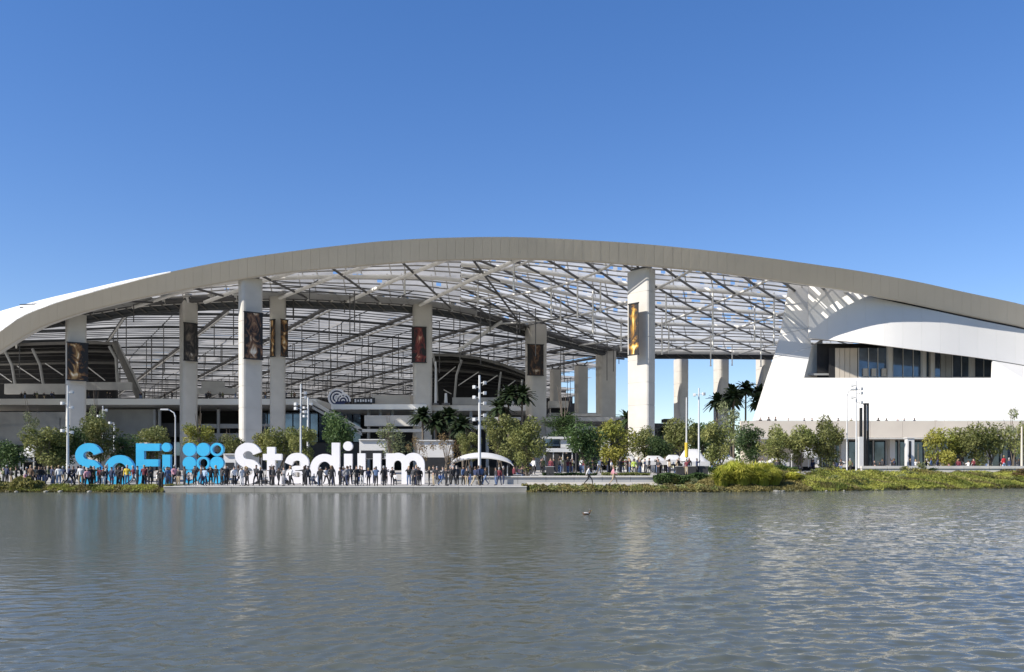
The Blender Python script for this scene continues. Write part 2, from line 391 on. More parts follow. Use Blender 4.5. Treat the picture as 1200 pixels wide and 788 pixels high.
def pillow(fn, m, n=3, sag=0.5):
    rows = [[fn(i / n, j / n) + Vector((0, 0, -sag * math.sin(math.pi * i / n) * math.sin(math.pi * j / n))) for j in range(n + 1)] for i in range(n + 1)]
    mb = MB(); mb.grid(rows, smooth=True); return mb.build('roof_panel', m, roof)

# canopy in front of the ring: rows across, diagonals, hangers
def zone(px0, px1, step, rows):
    cols = int(round((px1 - px0) / step))
    Pt = lambda i, j: canopy(px0 + i * step, j / rows)
    for j in range(0, rows + 1):
        mb = MB(); mb.tube([Pt(i * 0.5, j) + Vector((0, 0, -0.7)) for i in range(0, cols * 2 + 1)], 0.42 if 0 < j else 0.3, 8)
        mb.build('cross_beam', M_white, roof)
    pr = MB(); pr2 = MB()
    for i in range(cols):
        for j in range(rows):
            for _once in range(1):
                tl = random.uniform(-0.06, 0.06)
                hole = (0.17 if px0 + i * step > 800 else 0.07 if px0 + i * step > 560 else 0.015) if j < 3 else 0.01  # openings added at random so the sun throws dapples below the canopy
                n = 9; rows_ = [[Pt(i + a_ / n, j + b_ / n) + Vector((0, 0, .3 + tl * (b_ / n - .5))) for b_ in range(n + 1)] for a_ in range(n + 1)]
                mb = MB(); mb.grid(rows_); keep = [f for f in range(len(mb.f)) if random.random() > hole]
                mb.f = [mb.f[f] for f in keep]; mb.sm = [True] * len(keep); mb.build('roof_panel', M_p2 if px0 >= 300 else M_p1, roof); continue
                pillow(lambda u, v, i=i, j=j, tl=tl: Pt(i + u, j + v) + Vector((0, 0, tl * (v - .5) * 3 + 0.3)), M_p2 if px0 >= 300 else M_p1, sag=random.uniform(0.2, 0.9))
            for k in (0.2, 0.4, 0.6, 0.8):
                pr.tube([Pt(i + 0.0, j + k) + Vector((0, 0, -0.25)), Pt(i + 1.0, j + k) + Vector((0, 0, -0.25))], 0.15, 5)
            for k in (0.33, 0.66):
                pr2.tube([Pt(i + k, j) + Vector((0, 0, -0.15)), Pt(i + k + 0.1, j + 1) + Vector((0, 0, -0.15))], 0.11, 5)
    pr.build('purlin_lattice', M_msteel, roof, kind='stuff')
    pr2.build('purlin_lattice', M_steel, roof, kind='stuff')
    return Pt, cols
PtR, cR = zone(540, 1000, 46, 5)
PtL, cL = zone(-240, 540, 52, 2)
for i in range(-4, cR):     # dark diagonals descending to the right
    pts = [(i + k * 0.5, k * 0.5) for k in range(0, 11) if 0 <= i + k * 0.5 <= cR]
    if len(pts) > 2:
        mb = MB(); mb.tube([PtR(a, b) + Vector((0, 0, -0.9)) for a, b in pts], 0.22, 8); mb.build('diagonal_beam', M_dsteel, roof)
for i in range(0, cR + 4, 2):  # pale counter diagonals
    pts = [(i - k * 0.5, k * 0.5) for k in range(0, 11) if 0 <= i - k * 0.5 <= cR]
    if len(pts) > 2:
        mb = MB(); mb.tube([PtR(a, b) + Vector((0, 0, -1.2)) for a, b in pts], 0.24, 8); mb.build('diagonal_beam', M_steel, roof)
for px in range(-180, 560, 84):     # big white tubes from the ring forward to the rim
    mb = MB(); a = canopy(px, 0.95); b = canopy(px + 120, 0.02); mb.tube([a + Vector((0, 0, -1.3)), (a + b) / 2 + Vector((0, 0, -0.9)), b + Vector((0, 0, -1.0))], 0.38, 8); mb.build('main_tube', M_white, roof)
    mb = MB(); a = canopy(px + 120, 0.95); b = canopy(px + 60, 0.02); mb.tube([a + Vector((0, 0, -1.0)), b + Vector((0, 0, -1.0))], 0.22, 6); mb.build('diagonal_beam', M_dsteel, roof)
for px, t, L in ((474, .45, 4.5), (560, .5, 5), (602, .12, 6), (646, .35, 7), (657, .5, 6), (677, .3, 7), (695, .35, 9), (704, .25, 6), (728, .6, 8), (776, .55, 9), (784, .6, 8), (781, .3, 7), (836, .2, 12), (833, .72, 9), (885, .35, 8), (892, .62, 10), (908, .2, 10), (858, .9, 6)):
    a = canopy(px, t); mb = MB(); mb.tube([a, a + Vector((0, 0, -L))], 0.17, 6); mb.tube([a + Vector((0, 0, -L*.98)), a + Vector((0, 0, -L))], 0.3, 6); mb.build('hanger_rod', M_steel, roof)

# ring girder: dark truss along the inner edge, pale chord above
pts = [ring(px) for px in range(-250, 1010, 14)]
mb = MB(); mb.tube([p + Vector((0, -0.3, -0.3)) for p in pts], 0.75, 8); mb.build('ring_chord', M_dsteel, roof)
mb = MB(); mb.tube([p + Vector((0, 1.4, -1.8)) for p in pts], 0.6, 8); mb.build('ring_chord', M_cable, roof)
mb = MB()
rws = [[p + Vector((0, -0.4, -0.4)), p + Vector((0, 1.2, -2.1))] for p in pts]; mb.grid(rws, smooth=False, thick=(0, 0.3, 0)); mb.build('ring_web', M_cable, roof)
mb = MB()
for i in range(0, len(pts) - 1): mb.tube([pts[i] + Vector((0, -.9, -.2)), pts[i + 1] + Vector((0, 0.8, -2.2))], 0.14, 5)
mb.build('ring_lacing', M_rib, roof, kind='stuff')
for a, b in ((-250, 190), (300, 560)):
    mb = MB()
    for i in range(a, b, 20):
        pa, pb = ring(i), ring(i + 19.5)
        mb = MB(); mb.hexa([pa + Vector((0, -5, -.6)), pb + Vector((0, -5, -.6)), pb + Vector((0, -.8, -.9)), pa + Vector((0, -.8, -.9))],
                           [pa + Vector((0, -5, -.4)), pb + Vector((0, -5, -.4)), pb + Vector((0, -.8, -.7)), pa + Vector((0, -.8, -.7))])
        mb.build('gutter_panel', M_conc2, roof)
# pale chord at the back edge on the right, with its dark underside
mb = MB(); mb.tube([ring(px) + Vector((0, -2.2, -0.7)) for px in range(742, 1000, 20)], 0.65, 8); mb.build('edge_chord', M_white, roof)

# bowl roof beyond the ring
BACK = 455.0
def zb(x, y):
    px = 600 + x * F / y; D0 = sinterp(RING, max(-250, min(740, px)), 2); z0 = ring(max(-250, min(740, px))).z
    t = max(0, min(1, (y - D0) / (BACK - D0)))
    return lerp(z0, 36.0, t) + 0.8 * math.sin(math.pi * t)
def inside(x, y):
    if y <= 1: return False
    px = 600 + x * F / y
    if px > 742 or px < -40 or y > BACK: return False
    d0 = sinterp(RING, px, 2)
    if px > 632 and y > d0 + 20 + max(0, 700 - px) * .25: return False
    return y > d0
SP = 19.5
A = Vector((math.cos(R(-60)), math.sin(R(-60)))); B = Vector((math.cos(R(30)), math.sin(R(30))))
O = Vector((-60, 260))
def Q(i, j): return O + A * (i * SP) + B * (j * SP)
ncell = 0
net = MB(); net2 = MB()
for i in range(-20, 20):
    for j in range(-20, 20):
        cs = [Q(i, j), Q(i + 1, j), Q(i + 1, j + 1), Q(i, j + 1)]
        c = (cs[0] + cs[2]) / 2
        ins = [inside(p.x, p.y) for p in cs]
        if sum(ins) >= 1:
            if ncell < 248:
                ncell += 1; tl = random.uniform(-.12, .12)
                def fn(u, v, i=i, j=j, tl=tl):
                    p = Q(i + u, j + v); y = max(p.y, sinterp(RING, 600 + p.x * F / p.y, 2) + .5)
                    return Vector((p.x, y, zb(p.x, y) + 0.4 + tl * (u - .5)))
                pillow(fn, M_p1, sag=random.uniform(.3, 1.3))
            for k in (0.17, 0.33, 0.5, 0.67, 0.83):
                a, b = Q(i + k, j), Q(i + k, j + 1)
                net.tube([(a.x, a.y, zb(a.x, a.y) - .15), (b.x, b.y, zb(b.x, b.y) - .15)], 0.10, 4)
            for k in (0.5,):
                a, b = Q(i, j + k), Q(i + 1, j + k)
                net.tube([(a.x, a.y, zb(a.x, a.y) - .2), (b.x, b.y, zb(b.x, b.y) - .2)], 0.12, 4)
            for kk in range(3):
                a = Q(i + random.random(), j + random.choice((0, .5))); L = random.uniform(3, 13); net2.tube([(a.x, a.y, zb(a.x, a.y)), (a.x, a.y, zb(a.x, a.y) - L)], 0.11, 4)
net.build('cable_net', M_cable, roof, kind='stuff'); net2.build('suspended_rods', M_dsteel, roof, kind='stuff')
for i in range(-20, 21):     # main bowl beams
    for fam in (0, 1):
        run = []
        for k in range(-40, 41):
            p = Q(i, k * .5) if fam == 0 else Q(k * .5, i)
            if inside(p.x, p.y): run.append(Vector((p.x, p.y, zb(p.x, p.y) - .5)))
        if len(run) > 2:
            mb = MB(); mb.tube(run, 0.30 if fam == 0 else 0.42, 6); mb.build('bowl_beam', M_cable if fam == 0 else M_dsteel, roof)
            if fam == 1:
                mb = MB(); mb.tube([p + Vector((-.45, -.5, -1.3)) for p in run], 0.22, 6); mb.build('lower_chord', M_steel, roof)
mb = MB(); mb.tube([(x, BACK, 34.0) for x in range(-340, 60, 20)], 2.0, 6); mb.build('edge_chord', M_dsteel, roof)
for px in range(110, 900, 28):
    p = ring(px); mb = MB(); mb.tube([p + Vector((0, -1.6, .9)), p + Vector((0, -.6, -1.0))], .5, 6, .25); mb.box(p + Vector((0, -.9, .3)), (1.2, 1.0, .8)); mb.build('bearing_node', M_steel, roof)
# a long inclined strut below the ring (seen left of the right-hand stand)
mb = MB(); mb.tube([P(537, 411, 196), P(588, 377, 200)], 0.42, 8); mb.build('inclined_strut', M_steel, roof)

# ------------------------------------------------------------------ columns
def column(px, ptop, wpx, D, dep, rot, label, base=1.2):
    x = X(px, D); zt = Zp(ptop, D); wd = wpx * D / F
    t = thing('roof_column', (x, D, base), label, 'column', 'tall blade columns carrying the roof')
    Mx = Matrix.Rotation(rot, 3, 'Z')
    n = 9; H = zt - base; mb = MB(); rings = []
    def ringpts(z, s):
        w2, d2 = wd / 2 * s, dep / 2 * s; c = min(w2, d2) * 0.45; out = []
        for cx_, cy_, a0 in ((w2 - c, -d2 + c, -90), (w2 - c, d2 - c, 0), (-w2 + c, d2 - c, 90), (-w2 + c, -d2 + c, 180)):
            for a in (0, 30, 60, 90):
                aa = R(a0 + a); out.append(Mx @ Vector((cx_ + c * math.cos(aa), cy_ + c * math.sin(aa), 0)) + Vector((x, D, base + z)))
        return out
    for k in range(n):
        z0, z1 = H * k / n, H * (k + 1) / n; s0 = 0.95 + 0.06 * k / n; s1 = 0.95 + 0.06 * (k + 1) / n
        rings += [ringpts(z0 + .09, s0), ringpts(z1 - .05, s1), ringpts(z1 - .045, s1 * .975), ringpts(z1 + .085, s1 * .975)]
    N = 16; vs = [v for r_ in rings for v in r_]
    fs = [(i*N + k, i*N + (k+1) % N, (i+1)*N + (k+1) % N, (i+1)*N + k) for i in range(len(rings) - 1) for k in range(N)]
    mb.add(vs, fs, False); mb.add(rings[-1], [tuple(range(N))]); mb.build('shaft', M_conc, t)
    mb = MB(); mb.box((x, D, base + 0.3), (wd * 1.25, dep * 1.35, 0.6), rot); mb.build('plinth', M_conc2, t)
    mb = MB(); mb.box((x, D, zt + 0.25), (wd * .7, dep * .7, 0.5), rot); mb.tube([(x - wd*.2, D, zt + .4), (x - wd*.5, D - .4, zt + 1.6)], .2, 6); mb.tube([(x + wd*.2, D, zt + .4), (x + wd*.5, D + .4, zt + 1.6)], .2, 6)
    mb.build('bearing', M_dsteel, t)
    return t
column(89, 370, 21, 158, 2.4, R(36), 'leftmost roof column, passing in front of the dark left stand')
column(221, 350, 18, 172, 2.9, R(38), 'grey roof column with a banner on its right face, left of the double pair')
column(293.5, 328, 25, 152.8, 2.6, R(36), 'tall foreground roof column with a bright left edge behind the blue logo discs')
column(325.5, 347, 18, 174, 3.3, R(15), 'round cream roof column just right of the tall foreground one')
column(495, 355, 22, 183, 3.2, R(14), 'roof column beside the left end of the right hand stand')
column(628, 381, 22, 210, 4.0, R(24), 'roof column with a banner at the right end of the right hand stand')
column(651, 434, 12, 262, 2.4, R(25), 'far grey roof column close behind the bannered one')
column(681, 430, 15, 264, 2.4, R(30), 'far roof column standing against blue sky, narrow gap on either side')
column(710, 411, 22, 246, 3.4, R(24), 'wide roof column at the end of the curved ring girder')
column(751.5, 318, 15, 143.6, 4.7, R(42), 'brightest and widest foreground roof column with a golden banner')
column(798, 422, 14, 264, 3.6, R(25), 'far roof column, first to the right of the brightest foreground column')
column(845, 420, 14.5, 266, 3.8, R(25), 'far roof column rising behind the dark palm tops')
column(895, 419, 15, 267, 3.8, R(25), 'rightmost far roof column half hidden by the white building')

# banners
def banner_mat(name, seed, c1, c2, c3):
    m = bpy.data.materials.new(name); m.use_nodes = True; t = m.node_tree; b = t.nodes['Principled BSDF']; b.inputs['Roughness'].default_value = 0.6
    tc = t.nodes.new('ShaderNodeTexCoord'); mp = t.nodes.new('ShaderNodeMapping'); mp.inputs['Location'].default_value = (seed, seed * 1.7, seed * .6); mp.inputs['Scale'].default_value = (1, 1, .6)
    t.links.new(tc.outputs['Object'], mp.inputs[0])
    n = t.nodes.new('ShaderNodeTexNoise'); n.inputs['Scale'].default_value = 0.62; n.inputs['Detail'].default_value = 4; n.inputs['Distortion'].default_value = 2.2
    t.links.new(mp.outputs[0], n.inputs['Vector'])
    # print: a pale standing shape in the middle and a lighter band low down
    sx = t.nodes.new('ShaderNodeSeparateXYZ'); t.links.new(tc.outputs['Generated'], sx.inputs[0])
    def mth(op, *a):
        q = t.nodes.new('ShaderNodeMath'); q.operation = op
        for i, v in enumerate(a):
            if isinstance(v, (int, float)): q.inputs[i].default_value = v
            else: t.links.new(v, q.inputs[i])
        return q.outputs[0]
    cx_ = mth('ABSOLUTE', mth('SUBTRACT', sx.outputs['X'], 0.5)); 
    body = mth('SUBTRACT', 0.22, cx_)
    band = mth('SUBTRACT', 0.07, mth('ABSOLUTE', mth('SUBTRACT', sx.outputs['Z'], 0.16)))
    f = mth('ADD', n.outputs['Fac'], mth('ADD', mth('MULTIPLY', body, 0.55), mth('MULTIPLY', mth('MAXIMUM', band, 0.0), 1.8)))
    r = t.nodes.new('ShaderNodeValToRGB'); e = r.color_ramp.elements
    e[0].position = .44; e[0].color = (.006, .005, .005, 1); e[1].position = .80; e[1].color = (*c3, 1)
    q = e.new(.56); q.color = (*c1, 1); q = e.new(.68); q.color = (*c2, 1)
    t.links.new(f, r.inputs[0]); t.links.new(r.outputs[0], b.inputs['Base Color'])
    return m
def banner(px, pyt, pyb, wpx, D, rot, label, seed, cols):
    x = X(px, D); z0, z1 = Zp(pyb, D), Zp(pyt, D); wd = wpx * D / F / max(.3, math.cos(rot))
    t = thing('column_banner', (x, D, z0), label, 'banner', 'printed banners hanging on the roof columns')
    Mx = Matrix.Rotation(rot, 3, 'Z')
    def local(name, c, d, m):
        mb = MB(); mb.box(Vector(c), d); me = bpy.data.meshes.new(name); me.from_pydata(mb.v, [], mb.f); me.materials.append(m)
        o = mesh_obj(name, me, t); o.rotation_euler = (0, 0, rot); return o
    H = z1 - z0
    local('printed_cloth', (0, 0, H/2), (wd, .06, H), banner_mat('banner_print', seed, *cols))
    local('top_rail', (0, -.03, H), (wd * 1.06, .2, .2), M_black); local('bottom_rail', (0, -.03, 0), (wd * 1.06, .2, .2), M_black)
BR = ((.16, .07, .02), (.48, .30, .12), (.85, .74, .55))
banner(91, 402, 446, 18, 156.0, R(36), 'bronze toned portrait banner on the leftmost roof column', 1.3, BR)
banner(223.5, 379, 423, 12.5, 170, R(40), 'narrow dark banner on the right face of the grey column', 3.9, ((.05, .04, .035), (.14, .11, .08), (.5, .46, .4)))
banner(297, 366.5, 421, 18, 150.6, R(36), 'large brown portrait banner on the tall column behind the logo discs', 6.1, ((.13, .06, .03), (.34, .2, .1), (.7, .62, .5)))
banner(319.5, 375, 418, 7.5, 172, R(-35), 'left strip banner on the round cream column', 9.4, ((.15, .07, .02), (.38, .2, .06), (.7, .55, .3)))
banner(333.2, 375, 418, 6.0, 172, R(58), 'right strip banner on the round cream column', 12.2, BR)
banner(491, 383.5, 425, 17, 181, R(8), 'red and black banner on the column beside the right hand stand', 15.7, ((.12, .015, .015), (.22, .05, .03), (.65, .45, .32)))
banner(627.5, 404, 440, 19, 207.3, R(14), 'dark brown banner on the column at the right end of the stand', 18.8, ((.06, .025, .012), (.16, .09, .04), (.6, .52, .42)))
banner(742.5, 356, 416, 10.0, 141.3, R(-48), 'golden banner on the left face of the brightest column', 22.3, ((.20, .09, .01), (.55, .33, .04), (.8, .65, .3)))

# ------------------------------------------------------------------ stands (dark ribbed undersides)
def stand(name, label, edge, ribs, braces, D, zbot, louvres):
    x0, x1 = edge[0][0], edge[-1][0]
    t = thing(name, (X((x0 + x1) / 2, D), D + 10, zbot), label, 'grandstand')
    # back mass: dark raked underside
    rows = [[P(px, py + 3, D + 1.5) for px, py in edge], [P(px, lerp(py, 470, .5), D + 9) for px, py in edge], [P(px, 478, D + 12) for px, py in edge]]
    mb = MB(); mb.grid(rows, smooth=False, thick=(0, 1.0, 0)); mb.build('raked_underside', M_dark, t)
    for k in range(len(edge) - 1):
        a, b = edge[k], edge[k + 1]
        mb = MB(); mb.hexa([P(a[0], a[1] + 3.5, D - .3), P(b[0], b[1] + 3.5, D - .3), P(b[0], b[1] + 3.5, D + 4), P(a[0], a[1] + 3.5, D + 4)],
                           [P(a[0], a[1], D - .3), P(b[0], b[1], D - .3), P(b[0], b[1], D + 4), P(a[0], a[1], D + 4)]); mb.build('top_beam', M_rib, t)
    for q_, (off, m) in enumerate(louvres):
        mb = MB()
        tt = off / 62.0
        mb.tube([P(px, py + off * (470 - py) / 62.0, D + 0.5 + tt * 8) for px, py in edge], 0.16 + 0.22 * (m is M_rib), 4); mb.build('louvre', m, t)
    for r_ in ribs:
        mb = MB(); mb.tube([P(px, py, D - .1) for px, py in r_[0]], r_[1], 6); mb.build('rib', M_conc2 if r_[1] < .5 else M_rib, t)
    for a, b in braces:
        mb = MB(); mb.tube([P(*a, D + .2), P(*b, D + .2)], .13, 5); mb.build('brace', M_steel, t)
    return t
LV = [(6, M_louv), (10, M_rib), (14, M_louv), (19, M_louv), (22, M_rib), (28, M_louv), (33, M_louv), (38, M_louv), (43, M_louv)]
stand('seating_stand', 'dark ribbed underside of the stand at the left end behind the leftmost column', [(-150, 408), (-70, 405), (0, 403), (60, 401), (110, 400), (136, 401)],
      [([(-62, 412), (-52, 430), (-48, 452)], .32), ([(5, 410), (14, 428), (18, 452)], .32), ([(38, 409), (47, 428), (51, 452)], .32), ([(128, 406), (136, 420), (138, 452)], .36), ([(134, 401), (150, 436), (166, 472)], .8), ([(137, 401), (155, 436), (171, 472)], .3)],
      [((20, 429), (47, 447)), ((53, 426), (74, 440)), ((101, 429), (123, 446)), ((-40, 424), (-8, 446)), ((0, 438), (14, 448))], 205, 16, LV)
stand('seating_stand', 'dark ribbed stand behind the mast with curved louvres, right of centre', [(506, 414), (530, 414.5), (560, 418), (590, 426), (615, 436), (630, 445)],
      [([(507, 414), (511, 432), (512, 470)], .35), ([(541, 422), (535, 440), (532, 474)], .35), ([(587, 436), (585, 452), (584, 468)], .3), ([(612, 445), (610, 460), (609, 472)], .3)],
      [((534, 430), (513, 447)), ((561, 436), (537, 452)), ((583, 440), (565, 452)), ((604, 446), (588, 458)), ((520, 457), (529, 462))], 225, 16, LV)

# far bowl
mb = MB()
fb = thing('seating_stand', (-80, 440, 0), 'distant dark seating bowl closing the far side under the roof', 'grandstand')
for k in range(8):
    mb = MB(); mb.box((-175, 400 + k * 5, 8 + k * 2.2), (440 - k*6, 5.4, 16 + k * 4.4)); mb.build('seating_tier', M_dark if k % 2 else M_louv, fb)

# ------------------------------------------------------------------ concourse building under the roof
cb = thing('concourse_building', (-60, 200, 1.5), 'grey concourse building with long terrace slab and dark open storeys beneath the roof', 'building')
def slab(px0, px1, pt, pb, D, dep, name, m, par=cb):
    mb = MB(); c0, c1 = X(px0, D), X(px1, D); z1, z0 = Zp(pt, D), Zp(pb, D)
    mb.box(((c0 + c1) / 2, D + dep / 2, (z0 + z1) / 2), (c1 - c0, dep, z1 - z0)); return mb.build(name, m, par)
slab(-150, 371, 467.5, 474.5, 180, 42, 'terrace_slab', M_white)
slab(388, 500, 474, 480, 181, 40, 'terrace_slab', M_white)
slab(500, 616, 475, 481.5, 183, 40, 'terrace_slab', M_conc)
slab(640, 735, 489, 494, 205, 30, 'terrace_slab', M_pave)
# parapet walls on the terrace
for a, b, t_, bb, D in ((5, 77, 450, 462, 196), (101, 153, 448, 457, 196), (230, 276, 455, 462, 196), (236, 262, 447, 455, 199), (530, 604, 466, 475, 200)):
    slab(a, b, t_, bb, D, 1.0, 'parapet', M_conc2)
slab(436, 481, 463, 474.2, 186, 12, 'kiosk_block', M_beige)
# dark storeys and wall panels
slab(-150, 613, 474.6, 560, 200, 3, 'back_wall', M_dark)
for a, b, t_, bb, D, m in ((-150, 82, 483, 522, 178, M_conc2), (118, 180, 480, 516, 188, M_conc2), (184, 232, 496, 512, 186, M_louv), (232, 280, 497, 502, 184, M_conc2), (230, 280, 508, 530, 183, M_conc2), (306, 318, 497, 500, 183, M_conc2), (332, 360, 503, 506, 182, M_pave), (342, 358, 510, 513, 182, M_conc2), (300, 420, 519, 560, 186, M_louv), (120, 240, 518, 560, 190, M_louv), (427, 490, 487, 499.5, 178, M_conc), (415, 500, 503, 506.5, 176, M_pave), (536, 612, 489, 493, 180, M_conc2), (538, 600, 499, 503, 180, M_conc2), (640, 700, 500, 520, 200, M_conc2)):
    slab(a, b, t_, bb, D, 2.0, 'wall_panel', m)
for k in range(12):   # glazed bays behind
    slab(304 + k * 10, 312.5 + k * 10, 484, 518, 196, .3, 'window', M_glass)
for k in range(7): slab(122 + k * 16, 134 + k * 16, 518.5, 534, 187.5, .3, 'window', M_glass)
for k in range(5): slab(70 + k * 7.2, 70.8 + k * 7.2, 490, 520, 178, .5, 'mullion', M_conc)
# light round posts under the terrace
for px in (121, 181, 187, 256, 432, 446, 460, 510, 552, 571):
    mb = MB(); x = X(px, 184); mb.tube([(x, 184, 1.5), (x, 184, Zp(480, 184))], .35, 8); mb.build('post', M_conc2, cb)
# the long stair going down to the right
st = thing('outdoor_stair', (X(395, 176), 176, 1.5), 'grey diagonal staircase descending right from the terrace slab', 'staircase')
for dy, m, w_ in ((0, M_conc, 4.0), (7, M_conc2, 3.0)):
    a0, a1 = P(366, 469 + dy, 176), P(424, 502 + dy * .8, 176)
    th = Vector((0, 0, -w_ * .176 * 1.1)); bk = Vector((0, 0.5, 0))
    mb = MB(); mb.hexa([a0 + th, a1 + th, a1 + th + bk, a0 + th + bk], [a0, a1, a1 + bk, a0 + bk]); mb.build('balustrade', m, st)
for k in range(26):
    p = P(366, 474, 176.6).lerp(P(424, 507, 176.6), k / 25); mb = MB(); mb.box((p.x, p.y + 1.6, p.z), (.42, 3.2, .16)); mb.build('step', M_conc2, st)

# terrace emblem and small sign
em = thing('round_emblem', P(397, 472, 182), 'round navy emblem with white spiral rings on the terrace edge', 'emblem')
def ringmb(px, py, D, r0, r1, a0=0, a1=360, dep=.3, n=28):
    mb = MB(); c = P(px, py, D); pts = []
    outer = [c + Vector((r1 * math.cos(R(a)), 0, r1 * math.sin(R(a)))) for a in [lerp(a0, a1, i / n) for i in range(n + 1)]]
    inner = [c + Vector((r0 * math.cos(R(a)), 0, r0 * math.sin(R(a)))) for a in [lerp(a0, a1, i / n) for i in range(n + 1)]]
    for i in range(n):
        v = Vector((0, dep, 0)); mb.hexa([inner[i], inner[i+1], inner[i+1] + v, inner[i] + v], [outer[i], outer[i+1], outer[i+1] + v, outer[i] + v])
    return mb
M_navy = mat('navy_paint', (0.02, 0.03, 0.10), .5)
mb = MB(); c = P(395.5, 466.5, 182.3); mb.tube([c, c + Vector((0, .3, 0))], 1.9, 28); mb.build('backing_disc', M_navy, em)
mb = MB(); c = P(402, 469, 182.35); mb.prism([c + Vector((1.45 * math.cos(R(a)), 0, 1.45 * math.sin(R(a)))) for a in range(-20, 201, 20)], (0, .3, 0)); mb.build('backing_disc', M_navy, em)
for r_ in ((1.55, 1.95), (.95, 1.25), (0.3, .6)):
    ringmb(394.8, 466.3, 182.0, r_[0], r_[1], 10, 250).build('spiral_ring', M_lwhite, em)
for r_ in ((1.3, 1.62), (.75, 1.0), (.15, .4)):
    ringmb(402, 470, 181.95, r_[0], r_[1], -5, 185).build('spiral_ring', M_lwhite, em)
sg = thing('terrace_sign', P(427, 473, 184), 'long low black sign with small pale characters right of the round emblem', 'sign')
mb = MB(); mb.box(P(427, 469.8, 184), (4.6, .3, 1.2)); mb.build('sign_board', M_black, sg)
for k, (dx, w_, h_) in enumerate(((-1.9, .35, .7), (-1.3, .3, .45), (-.75, .3, .6), (-.2, .35, .45), (.35, .3, .6), (.95, .3, .45), (1.5, .35, .7))):
    mb = MB(); mb.box(P(427, 469.8, 184) + Vector((dx, -.2, 0)), (w_, .06, h_)); mb.box(P(427, 469.8, 184) + Vector((dx + .1, -.21, -h_*.2)), (.2, .05, .14)); mb.build('character', M_lwhite, sg)

# rear podium and terraces seen between the far columns
rp = thing('rear_podium', (X(690, 245), 245, 1.5), 'stepped concrete podium low between the far roof columns', 'building')
slab(643, 700, 484, 496, 232, 8, 'tier', M_conc2, rp); slab(643, 666, 470, 478, 236, 5, 'tier', M_pave, rp); slab(646, 662, 478.2, 483.8, 238, 5, 'tier', M_dark, rp)
slab(643, 800, 496.3, 546, 234, 14, 'podium_wall', M_louv, rp); slab(660, 704, 485, 488, 226, 4, 'tier', M_pave, rp)
slab(778, 790, 491, 495, 236, 4, 'tier', M_dark, rp)

# ------------------------------------------------------------------ white faceted building on the right
wb = thing('faceted_building', (X(1050, 134), 134, 1.5), 'large white faceted building with a sweeping upper wall and a dark window band', 'building')
K = 0.36
def PL(px, py, z0=9.3):
    D0 = sinterp([(860, 141.5), (950, 138.6), (1000, 136.4), (1050, 134.0), (1100, 131.8), (1200, 128.8), (1450, 125.0)], px)   # point on the leaning front plane
    # z = EYE + (HZ-py)/F*D ; D = D0 + K (z - z0)
    q_ = (HZ - py) / F; D = (D0 + K * (EYE - z0)) / (1 - K * q_)
    return P(px, py, D)
def sheet(name, pts, back, m, par=wb):
    mb = MB(); mb.prism(pts, back); return mb.build(name, m, par)
# lower wall in wide panels
cuts = [883, 942, 1000, 1056, 1112, 1168, 1224, 1290, 1360, 1450]
for a, b in zip(cuts, cuts[1:]):
    g_ = 0.18
    if a == 883: pts = [PL(883, 493), PL(b - g_, 493), PL(b - g_, 443), PL(899, 443)]
    else: pts = [PL(a, 493), PL(b - g_, 493), PL(b - g_, 443), PL(a, 443)]
    sheet('wall_panel', pts, (0, .5, 0), M_wall)
# fin: the blade at the left rising under the roof
sheet('fin_panel', [PL(899, 442.8), PL(942, 442.8), PL(951, 407), PL(907, 420)], (0, .5, 0), M_wall)
sheet('fin_panel', [PL(907, 419.6), PL(951, 406.7), PL(948, 385), PL(915, 392)], (0, .5, 0), M_wall)
sheet('fin_panel', [PL(915, 391.6), PL(948, 384.7), PL(956, 334), PL(926, 329)], (0, .5, 0), M_wall)
# fin return face towards the recess
a, b, c, d = PL(942.2, 442.8), PL(951.2, 407), P(964, 399, 148), P(964, 442.6, 148)
mb = MB(); mb.add([a, b, c, d, a + Vector((-.4, .4, 0)), b + Vector((-.4, .4, 0)), c + Vector((-.4, .4, 0)), d + Vector((-.4, .4, 0))], [(0,1,2,3),(7,6,5,4),(0,4,5,1),(1,5,6,2),(2,6,7,3),(3,7,4,0)]); mb.build('fin_return', M_wall, wb)
# sweeping upper wall between roof rim and window band
SOF = [(947, 396), (965, 398), (1000, 401), (1050, 407), (1100, 413.5), (1150, 420), (1200, 428), (1300, 446), (1450, 480)]
OFFD = [(930, 15.5), (950, 12.2), (975, 9.0), (1000, 7.0), (1025, 5.4), (1050, 4.3), (1100, 3.1), (1150, 2.85), (1200, 2.85), (1450, 2.85)]
OFFB = [(930, 14.0), (950, 10.8), (975, 7.4), (1000, 5.2), (1025, 3.5), (1050, 2.4), (1100, 1.3), (1150, 1.0), (1200, 1.0), (1450, 1.0)]
px = 948.0
while px < 1420:
    rows = []
    for v in range(5):
        rr = []
        for u in range(4):
            q_ = px + u * (22.0 / 3) * .995
            tp = P(q_, sinterp(BOT, q_) + 0.5 + 3.0 * min(1, max(0, (q_ - 985) / 40)), Drim(q_) + sinterp(OFFD, q_)); bt = P(q_, sinterp(SOF, q_), Drim(q_) + sinterp(OFFB, q_))
            rr.append(tp.lerp(bt, v / 4))
        rows.append(rr)
    mb = MB(); mb.grid(rows, thick=(0, .4, 0)); mb.build('upper_wall_panel', M_wall, wb); px += 22
